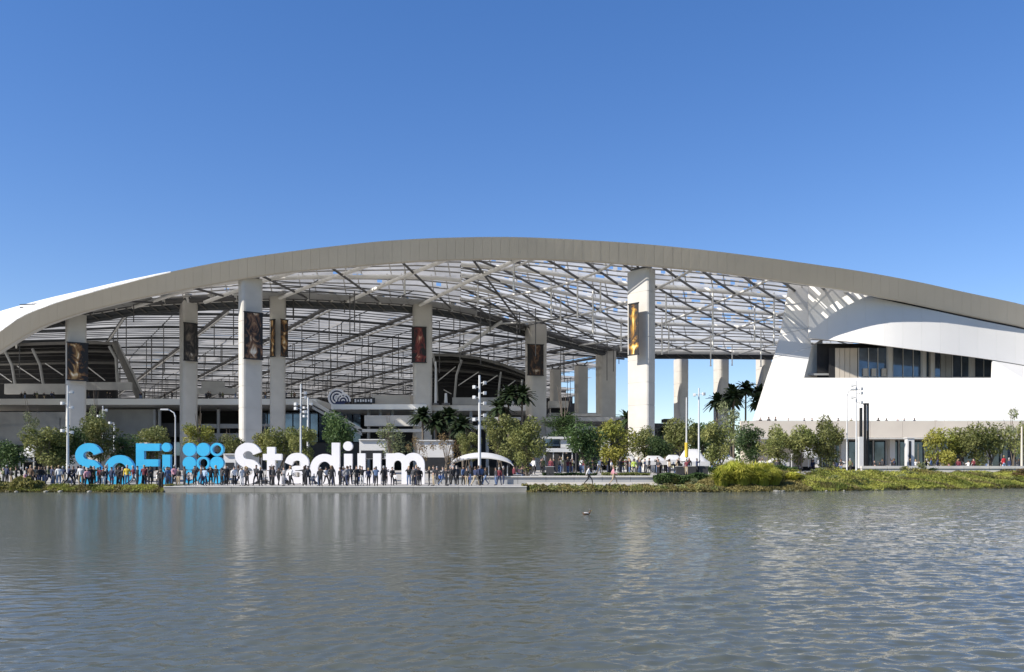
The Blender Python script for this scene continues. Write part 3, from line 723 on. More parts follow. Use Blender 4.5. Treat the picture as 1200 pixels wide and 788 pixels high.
# soffit, and a near-black sheet above that paints in the shade of the gap
rows = [[P(q_, sinterp(SOF, q_), Drim(q_) + sinterp(OFFB, q_) + .2), P(q_, sinterp(SOF, q_) + 1.0, 149)] for q_ in range(952, 1420, 12)]
mb = MB(); mb.grid(rows, thick=(0, 0, .3)); mb.build('soffit', M_beige, wb)
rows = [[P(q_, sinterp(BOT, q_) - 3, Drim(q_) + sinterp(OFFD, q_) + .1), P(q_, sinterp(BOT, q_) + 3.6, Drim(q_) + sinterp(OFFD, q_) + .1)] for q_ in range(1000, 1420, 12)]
mb = MB(); mb.grid(rows, thick=(0, .3, 0)); mb.build('gap_shade_sheet', M_dark, wb)
# window band
DW = 142.0
for a, b, m in ((972, 979, M_dark), (979, 984, M_beige), (984.5, 990, M_beige), (990.6, 996, M_beige), (996.6, 1005, M_beige), (1006, 1017, M_glass), (1017.5, 1028, M_glass), (1028.5, 1040.5, M_glass), (1046, 1057.5, M_glass), (1058, 1069.5, M_glass), (1070, 1080.5, M_glass), (1085, 1090, M_glass), (1095, 1102, M_glass), (1116, 1126, M_glass), (1126.5, 1137, M_glass), (1142, 1152, M_glass), (1152.5, 1163, M_glass)):
    x0, x1 = X(a, DW), X(b, DW); z0, z1 = Zp(444, DW), Zp(408 if a < 1100 else 414, DW)
    mb = MB(); mb.box(((x0+x1)/2, DW + .2, (z0+z1)/2), (x1 - x0, .2, z1 - z0))
    wn = mb.build('window' if m is M_glass else 'curtain_or_opening', m, wb)  # the near-black one is no curtain; its colour stands for a shaded opening
    if m is M_glass:
        mb = MB(); mb.box(((x0 + x1) / 2, DW + .02, z0 + (z1 - z0) * .04), (x1 - x0, .12, .25)); mb.box((x0 + .04, DW + .02, (z0 + z1) / 2), (.1, .12, z1 - z0)); mb.build('frame', M_lamp, wn)
for a, b in ((1040.6, 1045.2), (1080.8, 1084.6), (1090.4, 1094.4), (1137.2, 1141.4)):
    x0, x1 = X(a, DW - .5), X(b, DW - .5); z0, z1 = Zp(444, DW), Zp(404, DW)
    mb = MB(); mb.box(((x0+x1)/2, DW - .3, (z0+z1)/2), (x1 - x0, .8, z1 - z0)); mb.build('pier', M_wall, wb)
for k in range(7):
    a, b = 1163.4 + k * 36, 1199 + k * 36; rows = [[P(q_, sinterp(SOF, q_) + .6, Drim(q_) + sinterp(OFFB, q_) + .25) for q_ in (a, b)], [PL(q_, 443) + Vector((0, .2, 0)) for q_ in (a, b)]]
    mb = MB(); mb.grid(rows, smooth=False, thick=(0, .3, 0)); mb.build('wall_panel', M_wall, wb)
for a, b in ((1102.6, 1108.2), (1108.8, 1115.4)):
    x0, x1 = X(a, DW), X(b, DW); z0, z1 = Zp(444, DW), Zp(404, DW); mb = MB(); mb.box(((x0+x1)/2, DW + .2, (z0+z1)/2), (x1 - x0, .3, z1 - z0)); mb.build('wall_panel', M_conc2, wb)
mb = MB(); mb.box((X(1180, DW), DW + 1.6, Zp(426, DW)), (62, .3, 7)); mb.build('room_back', M_dark, wb)
mb = MB(); mb.box((X(1180, 153), 153, Zp(446, 153)), (X(1450, 150) - X(930, 150), 20, .3)); mb.build('floor_slab', M_conc2, wb)
# interior counter, seats seen by the glass edge
for px in (1012, 1022, 1034): slab(px, px + 5, 432, 441, 141.7, .5, 'counter', M_beige, wb)
# terrace parapet (beige) in front and the recessed ground floor
for k, (a, b) in enumerate(zip(range(868, 1400, 38), range(906, 1440, 38))):
    slab(a, b - .3, 493.5, 513, 128, .5, 'parapet_panel', M_beige, wb)
slab(868, 1400, 513.2, 514.6, 127.8, 9.5, 'terrace_slab', M_pave, wb)
slab(900, 1400, 515, 552, 135.5, 1, 'ground_floor_wall', M_dark, wb)
for k in range(20): slab(950 + k * 15, 962.5 + k * 15, 518, 547, 135.2, .15, 'window', M_glass, wb)
for px in (957, 989, 1046, 1100, 1160, 1230, 1300): slab(px - 3, px + 3, 514.7, 548, 130, 1.0, 'pillar', M_conc, wb)
for k in range(18): slab(948 + k * 15, 949.2 + k * 15, 516, 547, 134.9, .2, 'mullion', M_lamp, wb)
slab(870, 950, 520, 547, 134, 1, 'ground_floor_wall', M_beige, wb)

# ------------------------------------------------------------------ big letters
def strokes(name, label, cat_pts, D, th, dep, m, rings=(), cat='sign letter', discs=()):
    xs_ = [p[0] for s_ in cat_pts for p in s_[0]] or [600]
    mb = MB(); k = 0
    for pts, w_ in cat_pts:
        o = Vector((0, -0.004 * k, 0)); k += 1
        if len(pts) == 1:
            c = P(pts[0][0], pts[0][1], D) + o; rr = w_ / 2 * D / F; mb.prism([c + Vector((rr * math.cos(R(a)), 0, rr * math.sin(R(a)))) for a in range(0, 360, 15)], (0, dep, 0)); continue
        hw = w_ / 2.0; n = len(pts); L = []; Rr = []
        for i, p in enumerate(pts):
            a = Vector(pts[max(0, i - 1)]); b = Vector(pts[min(n - 1, i + 1)]); d = (b - a).normalized(); nn = Vector((-d.y, d.x))
            L.append(Vector(p) + nn * hw); Rr.append(Vector(p) - nn * hw)
        for i in range(n - 1):
            q4 = [P(v.x, v.y, D) + o for v in (L[i], L[i+1], Rr[i+1], Rr[i])]
            mb.hexa(q4, [v + Vector((0, dep, 0)) for v in q4])
    return mb
def arc(cx_, cy_, rx, ry, a0, a1, n=18):
    return [(cx_ + rx * math.cos(R(lerp(a0, a1, i / n))), cy_ - ry * math.sin(R(lerp(a0, a1, i / n)))) for i in range(n + 1)]
LD, LDEP = 86.5, 0.5
def letter(px, label, segs, m):
    mb = strokes('', '', segs, LD, 0, LDEP, m)
    o = mb.build('sign_letter', m, None, label=label, cat='letter', group='giant letters of the lakeside sign')
    return o
yb = 567.5
def Sshape(cx_, top, w_, bw):
    r = (w_ - bw) / 2; h = (yb - top - bw) / 4.0; c1 = top + bw / 2 + h; c2 = yb - bw / 2 - h
    return [(arc(cx_, c1, r, h, 12, 250, 18) + arc(cx_, c2, r, h, 72, -165, 18), bw)]
letter(0, 'giant sky blue capital letter S, first of the lakeside sign', Sshape(103.5, 519.5, 31, 9.5), M_blue)
letter(0, 'giant sky blue lowercase letter o between the blue S and F', [(arc(139.5, 551, 13, 13, 0, 360, 28), 9)], M_blue)
letter(0, 'giant sky blue capital letter F beside the small blue i', [([(164, 519.8), (164, yb)], 9.5), ([(160, 524.3), (187, 524.3)], 8.6), ([(160, 542.7), (185.5, 542.7)], 8.4)], M_blue)
o_i = letter(0, 'giant sky blue lowercase letter i with a round dot', [([(194.8, 533), (194.8, yb)], 9.2), ([(194.6, 524.4)], 10.6)], M_blue)
letter(0, 'giant white capital letter S beside the blue disc grid', Sshape(290.5, 519, 31, 9.8), M_lwhite)
letter(0, 'giant white lowercase letter t after the white S', [([(317.5, 524), (317.5, 556), (319, 561), (323, 563), (330, 563)], 9.4), ([(308, 535.8), (330, 535.8)], 7.4)], M_lwhite)
letter(0, 'giant white lowercase letter a between t and d', [([(337.8, 544)] + arc(348, 542, 9, 6.6, 165, 0, 14)[1:] + [(357, 567.5)], 9), (arc(348, 556.5, 9.3, 6.8, 0, 360, 22), 7.6)], M_lwhite)
letter(0, 'giant white lowercase letter d with its tall stem on the right', [(arc(380, 549.8, 12.3, 13.2, 0, 360, 26), 9), ([(393.2, 519), (393.2, yb)], 9.2)], M_lwhite)
letter(0, 'giant white lowercase letter i with a round dot', [([(407.8, 532), (407.8, yb)], 9.4), ([(407.6, 523)], 11)], M_lwhite)
letter(0, 'giant white lowercase letter u before the final m', [([(423.4, 531.5), (423.4, 553)] + arc(432.5, 553, 9.1, 10, 180, 360, 14)[1:] + [(441.6, 531.5)], 9), ([(441.7, 531.5), (441.7, yb)], 9)], M_lwhite)
letter(0, 'giant white lowercase letter m, last of the lakeside sign', [([(456.8, 531.5), (456.8, yb)], 9), ([(456.8, 548)] + arc(466, 544.5, 9, 9.2, 170, 0, 14) + [(475, yb)], 9), ([(475, 548)] + arc(484, 544.5, 9, 9.2, 170, 0, 14) + [(493, yb)], 9)], M_lwhite)
dg = thing('disc_grid', P(238, 568, LD), 'sky blue emblem of nine discs and rings between the blue and white letters', 'sign')
for r_ in range(3):
    for c_ in range(3):
        cx_, cy_ = 221.8 + 16.1 * c_, 527.0 + 16.0 * r_; c = P(cx_, cy_, LD)
        if (r_, c_) in ((0, 2), (1, 1), (2, 0)):
            ringmb(cx_, cy_, LD, 5.2 * LD / F, 7.8 * LD / F, 0, 360, LDEP).build('ring', M_blue, dg)
        else:
            mb = MB(); n = 32; mb.prism([c + Vector((7.85 * LD / F * math.cos(2*math.pi*k/n), 0, 7.85 * LD / F * math.sin(2*math.pi*k/n))) for k in range(n)], (0, LDEP, 0)); mb.build('disc', M_blue, dg)
# low white base steps behind the sign
bs = thing('stepped_bench', (X(400, 88.5), 88.5, .52), 'long low white stepped bench running behind the giant letters', 'bench')
for k in range(10):
    a, b = 232 + k * 36, 266 + k * 36
    slab(a, b, 560.5, 563.0, 88.6, 1.6, 'seat_slab', M_tent, bs); slab(a + 3, a + 6, 563.1, 569, 88.9, 1.2, 'support', M_conc2, bs); slab(b - 6, b - 3, 563.1, 569, 88.9, 1.2, 'support', M_conc2, bs)

# terrace retaining wall to the right of the sign
tw = thing('terrace_wall', (X(650, 85.6), 85.6, .5), 'long grey retaining wall with pale coping right of the giant letters', 'wall')
for k in range(9):
    a = 508 + k * 33; slab(a, a + 32.6, 559.6, 570, 85.55, .5, 'wall_panel', M_conc2, tw); slab(a, a + 32.7, 558.2, 559.5, 85.4, .8, 'coping', M_pave, tw)

# ------------------------------------------------------------------ trees and plants
L_olive = leafmat('olive_leaves', (0.10, 0.125, 0.035), (0.24, 0.24, 0.08))
L_dark = leafmat('dark_green_leaves', (0.03, 0.06, 0.02), (0.085, 0.13, 0.04))
L_yel = leafmat('yellow_green_leaves', (0.16, 0.19, 0.035), (0.32, 0.29, 0.06))
L_pale = leafmat('pale_grey_green_leaves', (0.14, 0.17, 0.08), (0.28, 0.30, 0.15))
L_brown = leafmat('brown_dry_leaves', (0.13, 0.085, 0.035), (0.20, 0.14, 0.06))
L_palm = leafmat('palm_fronds', (0.018, 0.032, 0.012), (0.035, 0.055, 0.02), .12)
def clump_mesh(name, m, n, shape, leaf, seed, sparse=0.0, blobs=9):
    rnd = random.Random(seed); vs = []; fs = []
    bl = []
    for i in range(blobs):
        a = rnd.uniform(0, 2*math.pi); rr = rnd.uniform(.15, .62); z = rnd.uniform(-.55, .65)
        k = math.sqrt(max(.05, 1 - z*z)); bl.append((rr*math.cos(a)*k*1.15, rr*math.sin(a)*k*1.15, z, rnd.uniform(.30, .5) * (1 - .35*sparse)))
    while len(fs) < n:
        b = rnd.choice(bl); d = Vector((rnd.gauss(0, 1), rnd.gauss(0, 1), rnd.gauss(0, 1))).normalized()
        q_ = b[3] * (rnd.random() ** .35)
        p = Vector((b[0] + d.x*q_, b[1] + d.y*q_, b[2] + d.z*q_*.85))
        p = Vector((p.x * shape[0], p.y * shape[0], p.z * shape[1]))
        u = Vector((rnd.gauss(0,1), rnd.gauss(0,1), rnd.gauss(0,1) * .7)).normalized(); v = u.cross(Vector((rnd.gauss(0,1), rnd.gauss(0,1), rnd.gauss(0,1))).normalized())
        l = leaf * rnd.uniform(.6, 1.3); w2 = l * .45; o = len(vs)
        vs += [p - u*l*.5, p + v*w2*.5, p + u*l*.5, p - v*w2*.5]; fs.append((o, o+1, o+2, o+3))
    me = bpy.data.meshes.new(name); me.from_pydata([tuple(v) for v in vs], [], fs); me.materials.append(m); me.update(); return me
def trunk_mesh(name, h, seed, stems=1, spread=.35, top=1.4):
    rnd = random.Random(seed); mb = MB()
    for s_ in range(stems):
        bx, by = (rnd.uniform(-.25, .25), rnd.uniform(-.2, .2)) if stems > 1 else (0, 0)
        r0 = .13 if stems == 1 else .08
        t = Vector((bx + rnd.uniform(-.2, .2) * (1 + stems*.3), by, h)); mb.tube([(bx, by, -.1), (bx * 1.1, by, h * .5), tuple(t)], r0, 7, r0 * .65)
        for k in range(4 if stems > 1 else 6):
            a = rnd.uniform(0, 2*math.pi); e = t + Vector((math.cos(a) * spread * top * 1.4, math.sin(a) * spread * top * 1.4, top * rnd.uniform(.5, 1.1)))
            mb.tube([tuple(t - Vector((0, 0, .1))), tuple(t.lerp(e, .5) + Vector((0, 0, .1))), tuple(e)], r0 * .5, 5, r0 * .15)
    me = bpy.data.meshes.new(name); me.from_pydata(mb.v, [], mb.f); me.polygons.foreach_set('use_smooth', mb.sm); me.materials.append(M_bark); me.update(); return me
KIND = {}
def kind(k, m, seeds, n, leaf, sparse=0, blobs=10, stems=1):
    KIND[k] = [(clump_mesh('crown_leaves', m, n, (1.0, 1.0), leaf, s_, sparse, blobs), trunk_mesh('trunk_wood', 1.0, s_, stems)) for s_ in seeds]
kind('olive', L_olive, (1, 2, 3), 3600, .13, 0, 12, 3); kind('dark', L_dark, (4, 5), 3600, .13, 0, 12); kind('yellow', L_yel, (6, 7), 3200, .13, 0, 11)
kind('pale', L_pale, (8, 9), 1300, .11, .6, 9, 2); kind('brown', L_brown, (10,), 800, .10, .7, 8, 2)
rt = random.Random(3)
def tree(px, top, bot, wpx, D, k, label, ground=None):
    g = gz(X(px, D), D) if ground is None else ground
    x = X(px, D); H = Zp(top, D) - g; cb_ = max(g + .5, Zp(bot, D)); hz = (Zp(top, D) - cb_) / 2; rx = wpx * D / F / 2
    t = thing('tree', (x, D, g), label, 'tree', 'trees on the plaza and around the lake')
    cm, tm = rt.choice(KIND[k])
    c = mesh_obj('crown', cm, t); c.location = (0, 0, cb_ - g + hz); c.scale = (rx * 1.34, rx * 1.3, hz * 1.36); c.rotation_euler = (0, 0, rt.uniform(0, 6))
    tr = mesh_obj('trunk', tm, t); th = max(.4, cb_ - g + hz * .25); sx_ = min(1.6, .7 + rx * .25); tr.scale = (sx_, sx_, th); tr.rotation_euler = (0, 0, rt.uniform(0, 6))
    return t
TREES = [
 (14, 520, 560, 34, 92, 'dark', 'low dark tree at the left edge behind the crowd'),
 (40, 482, 530, 28, 104, 'pale', 'tall thin wispy tree rising in front of the grey wall at left'),
 (52, 505, 548, 52, 93, 'olive', 'broad olive tree left of the first mast'),
 (78, 504, 550, 40, 95, 'dark', 'rounded dark green tree behind the first mast'),
 (112, 474, 520, 26, 106, 'pale', 'tall sparse pale tree above the blue S'),
 (116, 493, 540, 44, 98, 'olive', 'olive tree directly behind the blue S'),
 (148, 514, 546, 38, 100, 'dark', 'dark tree behind the blue o'),
 (178, 503, 540, 42, 102, 'olive', 'dull green tree behind the blue F'),
 (232, 499, 530, 34, 104, 'yellow', 'yellow green tree above the blue disc grid'),
 (268, 508, 542, 30, 104, 'olive', 'small green tree between the disc grid and the white S'),
 (305, 508, 536, 30, 106, 'yellow', 'yellowish tree behind the white S'),
 (330, 500, 545, 36, 102, 'olive', 'olive tree behind the white t'),
 (352, 504, 545, 34, 100, 'olive', 'olive tree behind the pole and the white a'),
 (398, 487, 538, 40, 101, 'dark', 'cone shaped dark green tree behind the white d'),
 (458, 496, 536, 44, 103, 'pale', 'light leafy tree above the white u and m'),
 (490, 512, 546, 26, 98, 'brown', 'thin brownish tree right of the white m'),
 (524, 509, 548, 38, 96, 'brown', 'bare looking brown tree beside the tall lighting mast'),
 (548, 510, 540, 28, 108, 'olive', 'small olive tree left of the tall lighting mast'),
 (586, 491, 540, 42, 107, 'olive', 'large olive tree right of the tall lighting mast'),
 (617, 496, 548, 46, 93, 'olive', 'dense olive tree with several slim trunks right of centre'),
 (660, 488, 515, 42, 128, 'dark', 'green tree behind the small glass kiosk'),
 (686, 500, 549, 44, 92, 'dark', 'dark leafy tree with slim trunks in front of the crowd'),
 (718, 492, 546, 50, 104, 'yellow', 'bright yellow green tree left of the brightest column'),
 (757, 504, 540, 34, 110, 'olive', 'green tree at the foot of the brightest column'),
 (774, 514, 545, 34, 104, 'dark', 'small blue green tree in front of the white tents'),
 (797, 489, 540, 42, 113, 'olive', 'tall green tree right of the brightest column'),
 (822, 500, 538, 34, 116, 'dark', 'dark tree behind the pair of slim poles'),
 (843, 498, 546, 36, 101, 'olive', 'green tree right of the white marquee'),
 (858, 470, 530, 44, 120, 'pale', 'pale feathery tree below the dark palms'),
 (879, 503, 540, 34, 108, 'dark', 'round green tree at the left foot of the white building'),
 (912, 503, 545, 36, 103, 'olive', 'olive tree in front of the beige parapet, left one of a touching pair'),
 (938, 497, 545, 38, 103, 'olive', 'olive tree in front of the beige parapet, right one of a touching pair'),
 (970, 494, 546, 38, 103, 'olive', 'olive tree left of the curved lamp post'),
 (1101, 502, 546, 38, 106, 'yellow', 'yellow olive tree right of the white pillar'),
 (1128, 500, 545, 38, 106, 'olive', 'rounded grey green tree in the middle of the right hand row'),
 (1160, 494, 546, 46, 106, 'olive', 'large olive tree near the person in red'),
 (1188, 482, 530, 34, 112, 'pale', 'tall sparse tree at the right edge'),
 (1204, 500, 546, 30, 110, 'olive', 'olive tree cut by the right edge'),
]
for a in TREES: tree(*a)
def palmish(px, top, bot, wpx, D, label, seed, n=70):
    g = gz(X(px, D), D); x = X(px, D); t = thing('palm_tree', (x, D, g), label, 'palm tree', 'dark palms behind the plaza trees'); rnd = random.Random(seed)
    rx = wpx * D / F / 2; top_z = Zp(top, D); crown = MB(); tr = MB()
    for s_ in range(max(1, int(wpx / 16))):
        cx_ = x + (s_ + .5 - max(1, int(wpx/16)) / 2) * 16 * D / F; cz = top_z - rnd.uniform(.9, 2.0)
        tr.tube([(cx_ + rnd.uniform(-.3, .3), D, g), (cx_, D, cz)], .22, 7, .15)
        for k in range(n):
            a = rnd.uniform(0, 2*math.pi); el = rnd.uniform(-.5, 1.3); L = rnd.uniform(1.8, 3.0); d = Vector((math.cos(a)*math.cos(el), math.sin(a)*math.cos(el), math.sin(el)))
            pts = [Vector((cx_, D, cz)) + d * (L * q_) + Vector((0, 0, -1.0 * q_*q_)) for q_ in (0, .35, .7, 1)]
            sd_ = d.cross(Vector((0, 0, 1))).normalized()
            for i in range(3):
                w0, w1 = (.12, .42, .36, .05)[i], (.12, .42, .36, .05)[i+1]
                crown.add([pts[i] - sd_*w0, pts[i] + Vector((0,0,.08)), pts[i+1] + Vector((0,0,.08)), pts[i+1] - sd_*w1, pts[i] + sd_*w0, pts[i+1] + sd_*w1], [(0,1,2,3),(1,4,5,2)])
    crown.build('crown', L_palm, t); tr.build('trunk', M_bark, t); return t
palmish(511, 480, 500, 50, 135, 'dark spiky palms standing in front of the column beside the right hand stand', 1)
palmish(541, 484, 500, 24, 132, 'small dark palm just left of the tall lighting mast', 2)
palmish(604, 455, 490, 34, 140, 'tall dark palm in front of the right hand stand end', 3)
palmish(585, 470, 495, 24, 138, 'dark palm right of the tall lighting mast', 4)
palmish(848, 461, 480, 34, 165, 'lower dark palm top against blue sky', 5)
palmish(874, 449, 480, 50, 165, 'highest dark palm top against blue sky beside the white building', 6)
palmish(860, 456, 480, 30, 160, 'dark palm top in the middle of the cluster beside the white building', 10)
palmish(889, 462, 484, 26, 160, 'dark palm top touching the slanted edge of the white building', 11)
palmish(735, 483, 500, 14, 160, 'small dark palm touching the left edge of the brightest column', 7)
palmish(663, 483, 500, 26, 150, 'dark palm clump beneath the far columns', 8)
palmish(780, 497, 510, 20, 170, 'low dark palm right of the brightest column', 9)
# far tree belt on the horizon
def belt(name, m, spans, seed, leaf, label, n):
    rnd = random.Random(seed); vs = []; fs = []
    for (x0, x1, D, h0, h1) in spans:
        for _ in range(n):
            x = rnd.uniform(x0, x1); hh = (h0 + (h1 - h0) * (.5 + .5 * math.sin(x * .13 + math.sin(x * .41)))) * rnd.random() ** .6
            p = Vector((x, D + rnd.uniform(-4, 4), 1 + hh)); u = Vector((rnd.gauss(0,1), rnd.gauss(0,1), rnd.gauss(0,1))).normalized(); v = u.cross(Vector((rnd.gauss(0,1), rnd.gauss(0,1), 1)).normalized())
            o = len(vs); vs += [p - u*leaf, p + v*leaf*.6, p + u*leaf, p - v*leaf*.6]; fs.append((o, o+1, o+2, o+3))
    me = bpy.data.meshes.new(name); me.from_pydata([tuple(v) for v in vs], [], fs); me.materials.append(m); me.update()
    return mesh_obj(name, me, None, kind='stuff', label=label, cat='woodland')
belt('distant_woodland', L_dark, [(20, 190, 330, 12, 19)], 5, .9, 'distant dark line of woods seen low between the far columns', 7000)

# hedges, shrubs and grasses
def leafpatch(name, m, label, area, n, leaf, cat, seed, hf, up=0.0):
    rnd = random.Random(seed); vs = []; fs = []
    while len(fs) < n:
        x, y = area(rnd); z = gz(x, y); h = hf(x, y)
        if h <= 0: continue
        p = Vector((x, y, z + h * rnd.random() ** .5)); u = Vector((rnd.gauss(0,1), rnd.gauss(0,1), rnd.gauss(0,1) + up)).normalized(); v = u.cross(Vector((rnd.gauss(0,1), rnd.gauss(0,1), rnd.gauss(0,.5)))).normalized()
        l = leaf * rnd.uniform(.6, 1.3); o = len(vs); w_ = l * (.16 if up else .4)
        vs += [p - u*l*.5, p + v*w_, p + u*l*.5, p - v*w_]; fs.append((o, o+1, o+2, o+3))
    me = bpy.data.meshes.new(name); me.from_pydata([tuple(v) for v in vs], [], fs); me.materials.append(m); me.update()
    return mesh_obj(name, me, None, kind='stuff', label=label, cat=cat)
def band(x0, x1, d0, d1): return lambda r_: (lambda x: (x, shore(x) + r_.uniform(d0, d1)))(r_.uniform(x0, x1))
def wob(a, b, f=.9): return lambda x, y: a + (b - a) * (.5 + .5 * math.sin(x * f + math.sin(x * f * 2.3) + y))
G_green = leafmat('fresh_green_grass', (0.10, 0.13, 0.025), (0.40, 0.40, 0.08), sc=.33); G_olive = leafmat('olive_ground_cover', (0.06, 0.06, 0.022), (0.24, 0.20, 0.07), sc=.5); G_gold = leafmat('golden_reeds', (0.20, 0.19, 0.05), (0.32, 0.29, 0.09))
leafpatch('ground_cover', G_olive, 'low olive ground cover on the bank in front of the blue letters', band(-62, -30.6, -.2, 1.6), 15000, .16, 'ground cover', 1, wob(.08, .26, 2.1))
leafpatch('reeds', G_gold, 'pale golden reeds at the left end of the bank', band(-50, -42.5, .2, 2.2), 3500, .45, 'reeds', 2, wob(.3, .9, 2.0), 1.2)
leafpatch('ground_cover', G_green, 'dark green grass on the left bank', band(-46, -30.6, .0, 1.8), 9000, .2, 'grass', 3, wob(.1, .32, 1.7), 1.0)
leafpatch('shrub_strip', G_olive, 'brownish green shrub strip along the water right of the quay', band(0.9, 18.5, -.1, 1.7), 14000, .15, 'shrubs', 4, wob(.12, .34, 2.6))
leafpatch('shrub_strip', L_olive, 'green shoots scattered in the shrub strip right of the quay', band(0.9, 18.5, .0, 1.4), 4000, .15, 'shrubs', 5, wob(.15, .42, 3.3))
def rect(x0, x1, y0, y1): return lambda r_: (r_.uniform(x0, x1), r_.uniform(y0, y1))
def hedge(px0, px1, py, D, dep, m, label, seed, n):
    x0, x1 = X(px0, D), X(px1, D); rnd = random.Random(seed); vs = []; fs = []; g = gz((x0+x1)/2, D); h = Zp(py, D) - g
    for _ in range(n):
        x = rnd.uniform(x0, x1); p = Vector((x, D + rnd.uniform(0, dep), g + (h * (.86 + .14 * math.sin(x * 2.1 + rnd.random()))) * rnd.random() ** .4))
        u = Vector((rnd.gauss(0,1), rnd.gauss(0,1), rnd.gauss(0,1))).normalized(); v = u.cross(Vector((rnd.gauss(0,1), rnd.gauss(0,1), 1))).normalized(); l = .16 * rnd.uniform(.6, 1.3); o = len(vs)
        vs += [p - u*l*.5, p + v*l*.4, p + u*l*.5, p - v*l*.4]; fs.append((o, o+1, o+2, o+3))
    me = bpy.data.meshes.new('hedge'); me.from_pydata([tuple(v) for v in vs], [], fs); me.materials.append(m); me.update(); return mesh_obj('hedge', me, None, label=label, cat='hedge', kind='thing')
hedge(768, 836, 554.5, 84.0, 1.6, L_dark, 'dark clipped hedge at the right end of the retaining wall', 1, 9000)
hedge(636, 700, 554.5, 88.5, 1.0, L_dark, 'low dark hedge on the terrace beneath the slim trunk trees', 2, 4000)
hedge(706, 762, 554.2, 88.5, 1.0, L_olive, 'low green hedge on the terrace right of the slim trunk trees', 3, 4000)
hedge(830, 935, 545.5, 97, 1.4, L_dark, 'long dark hedge behind the bright ornamental grasses', 4, 11000)
# right bank
leafpatch('meadow_grass', G_green, 'bright green grass on the mounds of the right bank', band(27.5, 66, .0, 7.5), 54000, .24, 'grass', 7, wob(.15, .5, .7), 1.2)
leafpatch('meadow_grass', G_olive, 'dry olive grass patches on the mounds of the right bank', band(26, 66, -.2, 7.5), 26000, .22, 'grass', 8, wob(-.25, .45, .5), 1.0)
leafpatch('ground_cover', G_olive, 'patchy olive ground cover round the lime grass tufts', band(17.0, 27.5, -.1, 9), 16000, .17, 'ground cover', 12, wob(.08, .3, 1.1))
leafpatch('meadow_grass', G_gold, 'golden seed heads among the grass of the right bank', band(30, 66, 1, 8), 2500, .3, 'grass', 9, wob(-.5, .5, .37), 1.5)
def tuft(x, y, r, h, label, seed, m, grp='rounded ornamental grass tufts by the water'):
    rnd = random.Random(seed); mb = MB(); g = gz(x, y) - .05
    for _ in range(1100):
        a = rnd.uniform(0, 2*math.pi); q_ = r * rnd.random() ** .5 * .55; lean = rnd.uniform(.0, 1.15) * r; b = Vector((x + q_*math.cos(a), y + q_*math.sin(a), g)); hh = h * rnd.uniform(.45, 1.12)
        d = Vector((math.cos(a), math.sin(a), 0)); s_ = Vector((-d.y, d.x, 0)) * .035
        p1 = b + d*lean*.35 + Vector((0, 0, hh*.75)); p2 = b + d*lean + Vector((0, 0, hh * (1.0 - .35 * lean / r)))
        mb.add([b - s_, b + s_, p1 + s_, p1 - s_, p2], [(0,1,2,3),(3,2,4)])
    return mb.build('grass_tuft', m, None, label=label, cat='ornamental grass', group=grp)
G_lime = leafmat('lime_grass', (0.26, 0.30, 0.035), (0.60, 0.56, 0.10))
for k, (px, D, r, h, lab) in enumerate(((846, 78.6, 1.0, 1.8, 'lime grass tuft, leftmost of the cluster by the water'), (857, 79.4, 1.3, 2.3, 'tallest lime grass tuft left of the pale landing step'), (869, 78.8, 1.2, 2.1, 'lime grass tuft in the middle of the cluster'), (882, 79.4, 1.3, 2.2, 'broad lime grass tuft right of the cluster middle'), (893, 79, 1.0, 1.6, 'lime grass tuft beside the last of the cluster'), (905, 79.8, 1.1, 1.7, 'lime grass tuft directly left of the concrete block'), (862, 81.5, 1.3, 1.9, 'lime grass tuft behind the tallest one'), (895, 82, 1.3, 1.8, 'lime grass tuft behind the cluster near the hedge'), (929, 82, .8, .9, 'small lime tuft in front of the concrete block'))):
    tuft(X(px, D), D, r, h, lab, k + 11, G_lime)
for k, (px, D, r, h, lab, m) in enumerate(((1078, 94, 1.0, 1.1, 'grey green rounded shrub below the white pillar', L_pale), (1092, 95, .9, .9, 'small dark shrub right of the rounded grey green one', L_dark), (1196, 95, 1.1, 1.3, 'rust brown shrub at the right edge of the bank', L_brown), (1060, 96, .7, .8, 'little green shrub left of the rounded grey green one', L_olive), (790, 84.6, .8, .8, 'small bush at the end of the retaining wall', L_olive), (812, 80, .9, .75, 'grey green bush at the right end of the shrub strip', L_pale))):
    x = X(px, D); o = mesh_obj('shrub', KIND['olive'][0][0] if m is L_olive else clump_mesh('shrub_leaves', m, 900, (1, 1), .22, 40 + k), None, label=lab, cat='shrub', group='small shrubs on the banks'); o.location = (x, D, gz(x, D) + h * .45); o.scale = (r, r, h * .6)
for k in range(26):
    rs_ = random.Random(90 + k); x = rs_.uniform(27, 60); d_ = rs_.uniform(1.5, 8.5); m_, nm = ((L_dark, 'dark'), (L_olive, 'olive'), (L_pale, 'grey green'), (L_yel, 'yellowish'))[k % 4]
    o = mesh_obj('shrub', clump_mesh('shrub_leaves', m_, 500, (1, 1), .22, 140 + k) if k < 8 else SHM[k % 8], None, label='low %s shrub' % nm, cat='shrub', group='low shrubs on the right bank'); BANK = globals().get('BANK', []); BANK.append((600 + x * F / (shore(x) + d_), o)); SHM = globals().get('SHM', []); SHM += [o.data] if k < 8 else []
    r_ = rs_.uniform(.5, 1.0); o.location = (x, shore(x) + d_, gz(x, shore(x) + d_) + .2); o.scale = (r_ * 1.2, r_, r_ * .55)
STN = lambda p: min(((40, 'the reeds'), (120, 'the blue S and o'), (860, 'the lime tufts'), (925, 'the pale stone blocks'), (975, 'the lamp post tree'), (1010, 'the black frames'), (1067, 'the white pillar'), (1110, 'the yellow olive tree'), (1160, 'the large olive tree')), key=lambda a: abs(a[0] - p))[1]
